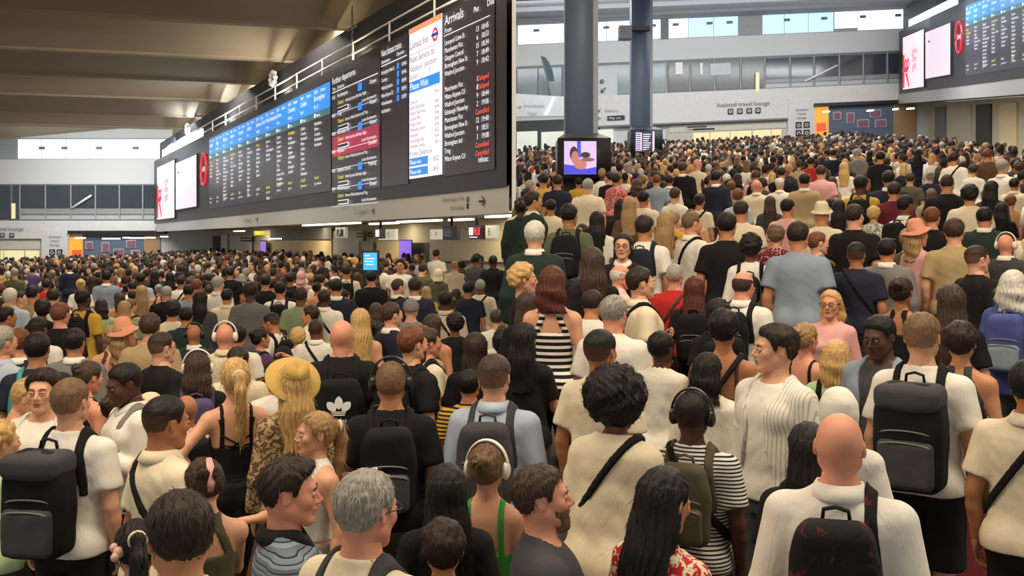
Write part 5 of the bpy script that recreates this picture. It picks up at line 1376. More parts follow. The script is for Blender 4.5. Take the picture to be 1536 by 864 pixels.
def place(p):
    k = p.y - yh_at(p.x); E = eye(p.x)
    if 'h' in p.o: p.h = float(p.o['h']); p.Y = FPX * (E - p.h) / k
    else:
        s = p.s; p.Y = FPX * (.233 * 1.71 / 1.75) / s; p.h = E - k * p.Y / FPX
        lo, hi = (1.56, 1.92) if p.sex == 'm' else (1.50, 1.80)
        if not lo < p.h < hi: p.h = min(hi, max(lo, p.h)); p.Y = FPX * (E - p.h) / k
def pos_of(p):
    X = (p.x - 768) / FPX * p.Y
    return X, p.Y, floor_z(X, p.Y, EAST(p.x))
RES = lambda s: (.018, .0060, .0112) if s >= 75 else ((.021, .0074, .0135) if s >= 52 else ((.025, .0092, .018) if s >= 30 else (.030, .0125, .022)))
def dup_root(name, M, label, cat, group=None):
    o = bpy.data.objects.new(name, None); o.empty_display_size = .1; COL.objects.link(o); o.matrix_world = M
    tag(o, label, cat, group); return o
COLNAME = {'W': 'white', 'C': 'cream', 'K': 'black', 'N': 'navy', 'G': 'grey', 'B': 'pale blue', 'T': 'tan', 'O': 'olive', 'R': 'red', 'P': 'pink', 'M': 'maroon', 'Y': 'mustard', 'L': 'mint', 'U': 'blue', 'D': 'dark green', 'E': 'teal', 'H': 'brown', 'S': 'sage', 'A': 'grey-blue', 'J': 'charcoal', 'Q': 'peach', 'V': 'violet', 'F': 'green', 'I': 'khaki', 'Z': 'grey'}
PACKN = {'day': 'backpack', 'tall': 'large backpack', 'slim': 'slim backpack', 'mini': 'small backpack', 'sack': 'drawstring sack'}
def build_person(p, grp):
    o = p.o; hb, hh, h = RES(p.s)
    la, ra = o.get('la', 'down'), o.get('ra', 'down'); b = float(o.get('b', 0)); yaw = float(o.get('yaw', 0)); pit = float(o.get('pitch', 0)); roll = float(o.get('roll', 0))
    hk = o.get('head', p.sex + ('h' if p.sex == 'm' and b > .5 else ''))
    fk = (p.sex, b, la, ra); fig = cached(('fig',) + fk, lambda: Fig(p.sex, b, la, ra))
    X, Y, Z = pos_of(p); ray = math.atan2(-X, Y)
    M = Matrix.LocRotScale(Vector((X, Y, Z)), Euler((math.radians(-float(o.get('lean', 0))), 0, ray + math.radians(p.face)), 'XYZ'), Vector((p.h / 1.75,) * 3))
    if 'lean' in o:
        M = Matrix.Translation((X, Y, Z)) @ Matrix.Rotation(ray + math.radians(p.face), 4, 'Z') @ Matrix.Rotation(math.radians(-float(o['lean'])), 4, 'X') @ Matrix.Scale(p.h / 1.75, 4)
    r = dup_root('person', M, p.label, 'person', grp)
    hands = {}
    if 'lh' in o: hands[-1] = o['lh']
    if 'rh' in o: hands[1] = o['rh']
    me = cached(('body', fk, hk, yaw, pit, roll, hb, hh, str(hands)), lambda: build_body(fig, hk, yaw, pit, roll, hb, hh, hands))
    brow = hairm(p.hc if p.hc not in 'wgy' else 's')
    put('body', me, (skin(p.sk), M_EYE, M_IRIS, M_LIPD if p.sk in 'bd' else M_LIP, brow), r)
    sd = int(p.x) % 3
    tm = cloth_mat(p.tc)
    put({'tee': 't_shirt', 'big': 'loose_shirt', 'rolled': 'shirt', 'polo': 'polo_shirt', 'tank': 'tank_top', 'cami': 'camisole', 'crop': 'crop_top', 'vest': 'sleeveless_top'}.get(p.top, p.top), cached(('top', fk, p.top, h, sd), lambda: build_top(fig, p.top, h, sd)), (tm,), r)
    if p.top in ('shirt', 'polo', 'rolled', 'jacket') and 'nocollar' not in o:
        put('collar', cached(('col', p.sex, b), lambda: build_collar(fig)), (cloth_mat(o['collar']) if 'collar' in o else (cloth_mat('W') if p.top == 'jacket' else tm),), r)
    bk, _, bc = o.get('bot', 'trousers:J').partition(':')
    put(bk, cached(('bot', p.sex, b, bk, max(h, .0125)), lambda: build_bottom(fig, bk, max(h, .0125) * 1.1, 3)), (cloth_mat(bc),), r)
    put('shoes', cached(('shoes',), lambda: build_shoes(fig)), (fabric((40, 38, 38)) if p.hc != 'l' else fabric((190, 186, 180)),), r)
    HM = head_matrix(yaw, pit, roll)
    if p.hs not in ('none',):
        hm = hairm(p.hc, p.sk if p.hs in ('fade', 'buzz') and p.s > 28 else None) if p.hs not in ('scarf', 'beanie') else fabric(CC[o.get('sc', 'K')])
        hr = put({'scarf': 'headscarf', 'beanie': 'beanie'}.get(p.hs, 'hair'), cached(('hair', p.hs, hh, sd if p.s > 30 else 0), lambda: build_hair(p.hs, max(.0056, hh * .92), sd if p.s > 30 else 0, (1100 if p.s >= 52 else 400) if p.s >= 42 and p.hs not in ('scarf', 'beanie') else 0)), (hm,), r, HM)
        if p.hs == 'pony': put('hair_tie', cached(('tie',), lambda: Isl().add(*sweep([(.034 * math.cos(t) + .003, -.150 + .0 * t, .028 + .034 * math.sin(t)) for t in np.linspace(0, 6.283, 12, endpoint=False)], .008, n=6, closed=True)).mesh('hair_tie')), (cloth_mat(o.get('tie', 'C')),), hr)
    if 'hc2' in o: pass
    if 'beard' in o: put('beard', cached(('beard', hh), lambda: build_hair('beard', max(.005, hh), 1)), (hairm(o['beard'] if o['beard'] != '1' else p.hc),), r, HM)
    if 'gl' in o: put('glasses', cached(('gl',), glasses_mesh), (C_BLACK,), r, HM)
    if 'cap' in o: put('cap', cached(('cap',), cap_mesh), (cloth_mat(o['cap']),), r, HM)
    if 'band' in o: put('headband', cached(('hband',), lambda: Isl().add(*sweep([(.082 * math.cos(t), -.012 + .02 * math.sin(t), .03 + .094 * math.sin(t)) for t in np.linspace(-.2, 3.34, 15)], .006, .013, n=8, up=(0, 1, 0))).mesh('headband')), (cloth_mat(o['band']),), r, HM)
    if 'hat' in o:
        put('sun_hat', cached(('hat', o['hat']), lambda: sunhat_mesh(*{'straw': (.165, .0), 'pink': (.16, .012), 'small': (.13, .004)}[o['hat']])), (straw((206, 170, 92)) if o['hat'] == 'straw' else (straw((224, 150, 120)) if o['hat'] == 'pink' else fabric(CC[o.get('hatc', 'W')])),), r, HM @ Matrix.Translation((0, -.005, .045)) @ Matrix.Rotation(math.radians(float(o.get('tilt', 14))), 4, 'X'))
    if 'clip' in o:
        put('hair_clip', cached(('clip',), lambda: Isl().add(*sweep([(0, -.150, .115), (0, -.176, .07), (0, -.176, .00), (0, -.150, -.04)], [.014, .019, .019, .014], [.010] * 4, n=8)).mesh('hair_clip')), (plain('pink_clip', (226, 160, 158), .35),), r, HM)
    if 'scrunchie' in o:
        put('hair_flower', cached(('scr',), lambda: Isl().add(*ball((-.07, -.09, -.01), .026, 10, 6)).add(*ball((-.09, -.075, .012), .02, 8, 6)).add(*ball((-.085, -.10, -.03), .02, 8, 6)).mesh('hair_flower')), (fabric((220, 178, 160)),), r, HM)
    if 'open' in o:                                     # open overshirt: two front panels and a back over the tee
        put('overshirt', cached(('open', fk, h), lambda: open_shirt(fig, h)), (cloth_mat(o['open']),), r)
    if 'cs' in o:
        sg = -1 if o['cs'].startswith('-') else 1; c = o['cs'].lstrip('-')
        put('bag_strap', cached(('cs', p.sex, b, sg, max(h, .0125), p.top in ('big', 'jacket')), lambda: cross_strap_mesh(fig, max(h, .0125) * .9, sg, .046 if p.top in ('big', 'jacket') else .030)), (cloth_mat(c),), r)
    if 'lace' in o: put('back_lacing', cached(('lace', p.sex), lambda: lacing(fig)), (cloth_mat('K'),), r)
    if 'neck' in o: put('necklace', cached(('nk', p.sex), lambda: Isl().add(*sweep([(.075 * math.sin(t), -.03 + .10 * max(0, math.cos(t)) + .02 * math.cos(t), 1.475 - .065 * max(0, math.cos(t))) for t in np.linspace(0, 6.283, 22, endpoint=False)], .0028, n=6, closed=True)).mesh('necklace')), (plain('gold', (200, 160, 90), .3, 1.),), r)
    who = p.label
    def worn(lab):
        w = (lab + ' ' + who).split()
        return ' '.join(w[:16])
    if 'pack' in o:
        kind, c = o['pack'].split(':')[:2]
        ms, (W_, D_, H_) = cached(('pack', kind, max(h, .012)), lambda: pack_meshes(kind, max(h, .012) * .9))
        zb = 1.43 - H_ + (-.06 if kind in ('mini', 'sack') else 0)
        yb = -.145 - .045 * b
        B = M @ Matrix.Translation((float(o.get('px', 0)), yb, zb)); k = dup_root('backpack', B, worn(COLNAME[c.split('/')[0]] + ' ' + PACKN[kind] + ' on the back of the'), 'bag', 'backpacks in the crowd')
        pm = cloth_mat(c); p2 = cloth_mat(o.get('pk2', c))
        for nm, m in ms.items():
            q = put(nm, m, (p2 if nm in ('flap', 'pocket') else (C_GREY if nm == 'zip' else pm),), k)
        sides = {'2': (-1, 1), 'l': (-1,), 'r': (1,)}[o.get('straps', '2')]
        sm = cached(('straps', p.sex, b, sides, p.top in ('jacket', 'big')), lambda: strap_mesh(fig, p.top, .0115, sides, off=.038 if p.top in ('jacket', 'big') else .024))
        put('strap', sm, (pm,), k, Matrix.Translation((-float(o.get('px', 0)), -yb, -zb)))
        if 'emblem' in o:
            em, tx = emblem_meshes(); q = put('emblem', em, (M_WHITEP,), k, Matrix.Translation((0, -D_ - .012, H_ * .46)) @ Matrix.Scale(.8, 4)); put('wordmark', tx, (M_WHITEP,), q)
        if 'tagm' in o: put('white_tag', cached(('tagm',), lambda: Isl().add(*boxv((-.012, -.006, -.02), (.012, 0, .02))).mesh('white_tag', False)), (M_WHITEP,), k, Matrix.Translation((-.06, -D_ - .035, H_ * .55)))
    if 'hp' in o:
        bm, cm = cached(('hp',), headphone_meshes)
        k = dup_root('headphones', M @ HM, worn(COLNAME[o['hp']] + ' over-ear headphones on the'), 'headphones', 'headphones in the crowd')
        hm = plain('headphone_' + o['hp'], CC[o['hp']], .35)
        put('headband', bm, (hm,), k); put('ear_cup', cm, (hm,), k, Matrix.Translation((.094, -.012, -.004))); put('ear_cup', cm, (hm,), k, Matrix.Translation((-.094, -.012, -.004)) @ Matrix.Rotation(math.pi, 4, 'Z'))
    for key, sg in (('ph', 1), ('pl', -1)):
        if key in o:
            sh, e, w, n, ps = fig.arms[sg]; d = w - e
            HMx = M @ Matrix(frame(w, d, n))
            kind = o[key]
            if kind == 'phone':
                k = dup_root('phone', HMx @ Matrix.Translation((0, .030, .085)), worn('black phone held by the'), 'phone', 'phones held up in the crowd')
                put('case', cached(('phone',), lambda: Isl().add(*boxv((-.037, 0, -.05), (.037, .009, .10))).mesh('case', False)), (C_BLACK,), k)
                put('screen', cached(('phones',), lambda: Isl().add(*boxv((-.033, .0092, -.045), (.033, .0105, .095))).mesh('screen', False)), (glow('phone_screen', (170, 184, 204), .5),), k)
            elif kind == 'bottle':
                k = dup_root('bottle', HMx @ Matrix.Translation((-.05, .035, .075)) @ Matrix.Rotation(math.radians(-90), 4, 'Y') , worn('pale blue water bottle held by the'), 'bottle')
                put('flask', cached(('flask',), lambda: Isl().add(*lathe([(.001, -.05), (.030, -.05), (.032, -.03), (.032, .09), (.022, .12), (.001, .12)], 18)).mesh('flask')), (plain('pale_blue_plastic', (176, 208, 214), .25),), k)
                put('cap', cached(('bcap',), lambda: Isl().add(*lathe([(.016, .12), (.018, .125), (.018, .15), (.001, .15)], 14)).mesh('cap')), (plain('white_plastic', (226, 232, 232), .3),), k)
            elif kind == 'paper':
                k = dup_root('paper', HMx @ Matrix.Translation((0, .03, .09)), worn('folded white paper held by the'), 'paper')
                put('sheet', cached(('sheet',), lambda: Isl().add(*boxv((-.05, 0, -.05), (.05, .003, .11))).mesh('sheet', False)), (M_WHITEP,), k)
            elif kind == 'fork':
                k = dup_root('fork', HMx @ Matrix.Translation((.0, .03, .09)) @ Matrix.Rotation(math.radians(-70), 4, 'Y'), worn('pale wooden fork held by the'), 'fork')
                I = Isl().add(*sweep([(0, 0, -.06), (0, 0, .04), (0, 0, .07), (0, .004, .09)], [.006, .008, .014, .014], [.002] * 4, n=8))
                for t in (-.009, 0, .009): I.add(*sweep([(t, .004, .085), (t, .006, .115)], .0035, .002, n=6))
                put('wood', I.mesh('wood'), (plain('pale_wood', (206, 172, 112), .6),), k)
    p.root = r
def straw(rgb):
    key = ('straw', rgb)
    if key in _MAT: return _MAT[key]
    t = NT('straw'); c = lin(rgb)
    w = t.n('ShaderNodeTexWave', i_Scale=60., i_Distortion=1.5, wave_type='RINGS', rings_direction='Z'); t.l(t.coord(), w.inputs['Vector'])
    nz = t.n('ShaderNodeTexNoise', i_Scale=90., i_Detail=2.); t.l(t.coord(), nz.inputs['Vector'])
    t.l(t.mix(nz.outputs[0], tuple(q * .75 for q in c), tuple(min(1, q * 1.15) for q in c)), t.b.inputs['Base Color'])
    t.b.inputs['Roughness'].default_value = .8; t.bump(w.outputs[0], .5, .004); _MAT[key] = t.m; return t.m
def open_shirt(fig, h):
    rows = cloth_rows(fig, .9, .84)
    f = Field((-.62, -.34, .82), (.62, .52, 1.6), h * .88)
    def base(x, y, z):
        d = fig.torso(.026, rows, .84, 1.5)(x, y, z) + .007 * wav(x, y, z * .4, 9, 36)
        return np.maximum(d, .075 + .02 * np.sin(z * 14) + np.clip(1.1 - z, 0, .3) * .14 - np.abs(x) - 10. * (y < 0.02))
    f.add(base, (-.4, -.4, .8), (.4, .4, 1.6))
    for q in (-1, 1):
        f.add(lambda x, y, z: np.maximum(ellip(x, y, z, np.array((q * .075, .078, 1.30)), np.array((.100, .066, .080))), .075 + .02 * np.sin(z * 14) - np.abs(x)), (-.3, 0, 1.1), (.3, .3, 1.5), .03)
        f.cone((q * .05, -.035, 1.460), (q * (fig.sx - .015), -.020, 1.395), .056, .060, .03)
        sh, e, w, n, ps = fig.arms[q]
        f.cone(sh, e, .074, .070, .03); f.cone(e, e + (w - e) * .5, .068, .064, .02)
    f.cut(lambda x, y, z: np.maximum(np.sqrt(x * x + (y + .0) ** 2) - .085, 1.38 - z), (-.2, -.2, 1.36), (.2, .2, 1.7), .01)
    f.F[...] = np.maximum(f.F, (.84 - f.ax[2])[None, None, :])
    v, q = f.mesh(); return mk_mesh('overshirt', v, q)
def lacing(fig):
    I = Isl(); rb = lambda x, z: -fig.row(z)[1] * (1 - min(.95, abs(x) / fig.row(z)[0]) ** 2.3) ** (1 / 2.3) + fig.row(z)[2] - .004
    for sg in (-1, 1):
        for (xa, za), (xb, zb) in (((.105, 1.40), (.085, 1.30)), ((.085, 1.30), (-.03, 1.225)), ((.10, 1.24), (-.05, 1.215))):
            pts = [(sg * (xa + (xb - xa) * t), rb(xa + (xb - xa) * t, za + (zb - za) * t), za + (zb - za) * t) for t in np.linspace(0, 1, 9)]
            I.add(*sweep(pts, .0055, n=6))
    return I.mesh('back_lacing')
def emblem_meshes():
    v = []; f = []
    def poly(pts, y=0.):
        n = len(v); v.extend((a, -.002, b) for a, b in pts); f.append(tuple(range(n, n + len(pts))))
    for ang, L in ((0, .115), (.78, .105), (-.78, .105)):
        c, s = math.cos(ang), math.sin(ang); R = []
        for t in np.linspace(-1, 1, 9): R.append((.034 * (1 - t * t) ** .8 * 1.0, .035 + L * (t + 1) / 2))
        outline = R + [(-a, b) for a, b in R[::-1][1:-1]]
        poly([(a * c + b * s, -a * s + b * c) for a, b in outline][::-1])
    for i in range(3):
        z = .012 - .014 * i; w = .062 - .006 * i
        poly([(-w, z), (w, z), (w, z + .008), (-w, z + .008)])
    me = mk_mesh('emblem', v, f, smooth=False)
    V, F = text_geo('adidas', .055, 'CENTER')
    return me, mk_mesh('wordmark', [(q[0], -.002, q[1] - .075) for q in V], F, smooth=False)
WEST = '''
109 570 62 -32 m p l fade tee W pack=tall:K px=-.03 pk2=J bot=trousers:K | man in white t-shirt with large black backpack on the west edge
175 590 52 -40 f t b bun tank K bot=skirt:J/sparkle/G | woman in black racerback top and sparkling skirt beside the cream polo man
5 636 60 -70 f p y curly tee L ra=phone | blonde curly person in light green top at the very west edge
33 567 55 -100 f p y short tee P/floral/Q pitch=25 | blonde short-haired woman in pink patterned shirt looking down, left of the open-shirt man
205 783 84 0 f p k pony tee K scrunchie h=1.52 pitch=20 | black-haired woman with a pale flower in her hair at the front edge
250 597 69 -62 m o k fade polo C cs=-K b=.55 pitch=6 | stocky man in cream polo with black cross strap facing the boards
278 593 48 20 m o b none tee T/plaid/W pack=day:K | bald tanned man with black backpack over a patterned shirt, behind the cream polo man
307 690 76 12 f p b bun tank I clip pitch=15 ra=fwd rh=spread bot=trousers:K | brown-haired woman with a pink hair clip and khaki sleeveless top
270 742 116 10 m t d short shirt W pitch=8 | dark-haired man with white collar nearest the front edge
352 539 62 8 f p y pony dress K lace la=hip tie=C bot=skirt:K | woman with blonde ponytail in a black strappy backless dress
357 521 42 0 m p d short tee C cap=J | person in grey cap and cream top just behind the blonde ponytail
470 621 63 118 f p s pony crop W la=down ra=fwd neck yaw=-14 bot=trousers:G rh=relax h=1.62 | woman in white ruffled tank top with streaked hair turning left
437 692 92 -88 m r d quiff polo A/band/N/1.6 collar=K pitch=3 yaw=-4 b=.2 h=1.74 | man in striped grey polo with dark quiff in profile
550 710 108 -42 m r g short tee C pack=day:J gl b=.4 pitch=6 h=1.80 la=down | grey-haired man in glasses and beige t-shirt at the front
732 667 85 -12 f p l bun cami F hp=W la=bagstrap yaw=-5 lh=point bot=skirt:F h=1.64 | woman in green strappy top with white headphones and wavy brown bun
665 783 84 0 f t d wavy tee K h=1.50 la=eat pl=fork | short wavy dark-haired person at the front beside the green top woman
670 698 74 0 f t k long tee K h=1.60 | woman with long black hair in black, seen from behind near the headphones woman
587 542 66 -4 m t l buzz tee K hp=K pack=day:K pk2=J tagm bot=trousers:I h=1.84 | man with shaved head and black headphones in black t-shirt and khaki trousers
743 534 68 -14 m p b fade shirt B pack=day:J b=.2 h=1.84 | man in pale blue shirt with dark backpack at the hall partition
62 558 60 150 m p d wavy tee W open=W/vstripe/Z/1.5 yaw=10 | young dark-haired man in open white shirt facing the camera
131 543 46 -55 f r b bun tank K pitch=12 | woman with brown bun and sunglasses pushed up, bare arms, behind the white t-shirt man
193 545 53 110 m d k fade shirt W pack=slim:G pitch=18 pl=paper la=phone | dark-skinned man in pale shirt holding papers, looking down
57 500 43 -12 m t k short tee N pack=day:E | black-haired man in navy top with a teal bag strap
31 494 38 -30 m p a short jacket N | man with auburn hair in dark suit jacket near the west edge
6 491 42 -55 m r g short shirt B b=.4 | older grey man in pale blue shirt on the west edge
92 455 33 -28 m r a short tee K b=.2 | ginger-haired man with pink neck in black t-shirt
113 494 38 -18 m t k short jacket G | dark-haired man in grey blazer west of the brown dress woman
168 489 33 -10 f p s bun tank H bot=skirt:H | woman with streaky bun in brown sleeveless dress
190 484 35 -60 f p s medium tee P hat=pink | woman in a pink straw sun hat on the west side
226 471 36 -12 m p b short tee T b=.3 | broad man in tan t-shirt seen from behind
246 500 41 -58 m p d fade tee K gl b=.8 | big man in black t-shirt and glasses turned to the boards
297 529 54 -5 f p b medium tee K hp=W pack=day:V | brown-haired woman in white headphones with violet bag
292 487 31 -15 m o d none jacket D hp=K | bald man with headphones in a dark jacket
338 486 36 -10 m r s none rolled C/lace/T hp=W | bald pink-headed man in cream patterned shirt
221 591 40 70 f p d scarf blouse A sc=C | woman in a pale headscarf and grey-blue top, behind the cream polo man
438 548 56 18 f p y long blouse T/paisley/H hat=straw tilt=48 cs=H bot=skirt:H | woman in a wide straw sun hat and paisley blouse
415 543 46 0 f t d wavy blouse W/lace/C ra=up | person in white crochet top just behind the straw hat
393 493 32 -62 f t k bun blouse V/floral/M cs=K | woman with burgundy patterned scarf looking to the boards
425 521 38 0 f o k scarf tee K sc=K | woman in a black headscarf behind the straw hat
447 493 28 0 f p y curly tee W cs=K | woman with curly blonde hair in white top left of the tallest bald man
474 479 31 -10 m b d buzz shirt W cs=-K | man with short brown hair in white collared shirt with dark strap
513 480 47 -4 m r w none tee K b=.7 pack=sack:K emblem h=1.92 bot=trousers:K | tall bald pink man in black with a white emblem on his bag
553 482 33 -10 m b k curly shirt C pack=mini:C | curly black-haired man in cream shirt with small cream backpack
575 486 32 -20 m t k fade jacket N b=.6 | broad man in navy jacket east of the small cream backpack
622 492 46 -55 m p a short tee K beard=a pack=day:K la=phone px=.04 h=1.86 | bearded auburn man in black t-shirt holding his chin
646 495 40 -70 m r b wavy tee C pack=slim:K | brown-haired man in cream with black straps, behind the bearded man
705 556 48 -15 m t k short tee Y/stripe/K b=.3 | man in yellow and black striped t-shirt
713 500 48 0 f t d longer tee K | woman with very long dark hair in black near the partition
757 496 42 -10 f o k wavy tee K pack=slim:W | dark-haired woman with white straps on the partition side
410 469 30 55 m o k fade tee W pack=day:K pitch=20 | black-haired man in white with black backpack looking down
463 460 28 70 m t d wavy shirt W | dark-haired man in white turned to the left, below the sage shirt man
540 464 36 5 f p y long cami T | woman with long straight blonde hair behind the tall bald man
565 455 26 -20 f t b medium tee P ra=ear | woman with raised hand and pink top left of the navy suit man
590 455 34 -58 m p b short jacket N collar=W | man in navy suit with brown hair turned right
617 449 29 -8 m p g beanie tee G sc=G | person in a round grey beanie hat
635 491 40 -25 f r a wavy tee T | ginger-haired person behind the bearded man
651 472 34 -30 f t b long tank I | woman with long brown hair and khaki top behind the ginger person
669 437 27 -12 m d k short shirt C/stripe/G/2 cs=-K b=.3 | black-haired man in cream striped shirt
682 471 31 10 f b k curly tee K | woman with dark brown curly crop in black
703 423 22 -10 m o k short tee N | man in navy t-shirt beside the grey shaved man
721 419 21 -12 m b g buzz tee C cs=K b=.3 | grey shaved-headed man in cream t-shirt with strap
740 384 19 -10 m d k short tee K b=.6 h=1.88 | tall broad man all in black by the gate wall
733 425 19 -60 f t k short tee E lean=38 | person in teal shirt bending over near the gates
599 419 22 -55 m p b short jacket K | man in black suit turned right, half way to the gates
622 417 24 0 m t d short jacket N b=.5 | broad man in dark navy coat before the purple screen
600 390 16 175 m t k wavy tee W | man in white t-shirt facing the camera before the gates
655 375 15 -20 m t d short tee W cap=W | person in a white cap by the gate wall
658 404 16 -15 f o k scarf blouse I sc=C | woman in a beige headscarf near the gates
640 430 20 -10 f p s medium tee Y pack=slim:T | person in mustard top with pale straps
745 465 22 -5 m p b short tee W | brown-haired man in white t-shirt at the partition
755 486 31 0 m t b buzz tee W | man with cropped brown hair in white at the partition
682 393 14 0 m p s short shirt C/vstripe/T/1 | person in beige striped shirt before the gate wall
716 381 16 -30 m b k short tee J | man in charcoal standing by the gate wall
692 391 14 20 m b k curly tee H | man with curly black hair and brown top by the gates
565 421 16 0 f t b bob tee G | woman with brown bob and grey top under the blue totem
452 430 25 -12 m b d buzz tee S b=.4 | man with cropped hair in sage green t-shirt
421 423 22 -12 m t k short tee W pack=day:K | black-haired man in white t-shirt with black bag on his side
398 413 19 0 m t k short tee K | dark-haired man in black, left of the white t-shirt man
436 410 17 -10 m o k short vest N pack=slim:K | black-haired man in navy waistcoat over white
487 435 25 -15 m d d fade shirt W cs=-K b=.5 | broad man in white shirt with a wide black strap
476 424 18 -20 f o k bun tee Q | woman with black bun and peach top
452 407 16 -10 f o k scarf blouse P sc=P | woman in a pink headscarf half way down the hall
505 419 22 -5 m t k short jacket N b=.8 h=1.86 | very broad man in dark jacket half way down the hall
520 398 17 -5 m t d short tee C pack=slim:K | man in cream top with crossed black straps
537 409 17 0 f t b long tee I | woman with long brown hair and khaki top near the totem
557 406 20 0 m t k short tee K b=.4 | man in black right before the blue totem
551 431 18 0 m p w beanie tee W sc=W pack=slim:J | person in white knitted hat with dark straps
556 482 0 0 m b k short tee C | X
376 423 25 -10 m d d fade tee G/stripe/J/1.5 | dark-haired man in grey striped t-shirt with printed back
341 434 22 -15 m t k short shirt C b=.3 | black-haired man in cream linen shirt
328 415 20 -30 m p g short shirt W b=.3 | grey-brown haired man in white shirt, centre of the west hall
363 411 15 0 f p g bob blouse W/floral/N | grey-haired woman in white flowered blouse
302 437 27 -20 f t k long jacket J | woman with long black hair in charcoal, beside the cream t-shirt
283 427 20 -5 m t k short tee A | black-haired man in grey-blue t-shirt
279 461 27 -5 m t k short tee D b=.3 | black-haired man in dark green t-shirt below the cream shirt
258 452 27 5 m t k curly tee C b=.4 | broad man in plain cream t-shirt left of the dark green shirt
250 430 20 -5 m r g short tee K b=.9 | wide pink-necked man in plain black t-shirt
238 427 16 0 f p g bun tank N | woman with grey bun ahead of the wide black t-shirt
197 449 22 -40 m p l short tee T cs=K | light brown haired man in beige with camera strap
199 436 18 -10 m t d short tee K | dark-haired man above the beige camera man
213 429 20 -5 f p s long tee T | woman with long fair hair near the wide black t-shirt
232 407 20 0 f t k long tee N | woman with dark hair and navy top, west hall middle
255 409 20 0 f o k longer tee K | woman with very long black hair, west hall middle
272 414 17 -20 m t d short tee W cs=K | man in white with black suspenders straps
295 419 20 -10 m t a short tee H | brown-haired person in brown top, centre west
313 428 17 0 f p b short tee W cap=W | person in white cap and white top
345 401 19 0 m t d short tee K h=1.86 | tall dark man, centre west hall
16 433 25 -20 m p w short shirt B | white-haired man in pale blue shirt on the west edge
12 461 28 -60 m o k short tee P | black-haired man in pink t-shirt on the west edge
50 429 22 -25 m t k short tee T | black-haired man in tan top, west hall
63 451 27 10 f b k curly tee K | woman with big dark curls in black
80 434 22 -10 m p d short tee W b=.6 | broad man in plain white t-shirt, west hall
121 419 17 0 f p y bun tee W | woman with blonde bun and white top
126 435 28 -35 m d k fade tee Y pack=day:K | dark-skinned man in mustard top with dark bag
140 415 23 -10 f o d longer tee H | woman with long dark hair and brown top, west hall
160 407 20 -10 m t k short jacket A | man in grey-blue jacket, west hall
105 396 20 -5 m t d short jacket N h=1.88 | tall man in dark navy jacket, west hall
69 419 16 0 f t d short tee R | person in red top, west hall
136 467 24 -20 f p y curly blouse S/floral/W band=W | blonde woman in green flowered blouse with white headband
187 452 24 -10 f p s long tee S | woman with long fair hair and sage top
178 439 20 25 f t b medium jacket Q | person in rust jacket with a white bag, west hall
152 449 22 0 f o d bob tee L | woman in light mint top, west hall
22 403 16 -10 m p g short tee O | grey-haired man in olive, west edge
49 400 15 0 f t d short tee V | person in violet top, west hall
58 477 32 -25 m b k fade shirt W pack=day:K | man in white shirt with black backpack, west hall
'''.strip().splitlines()
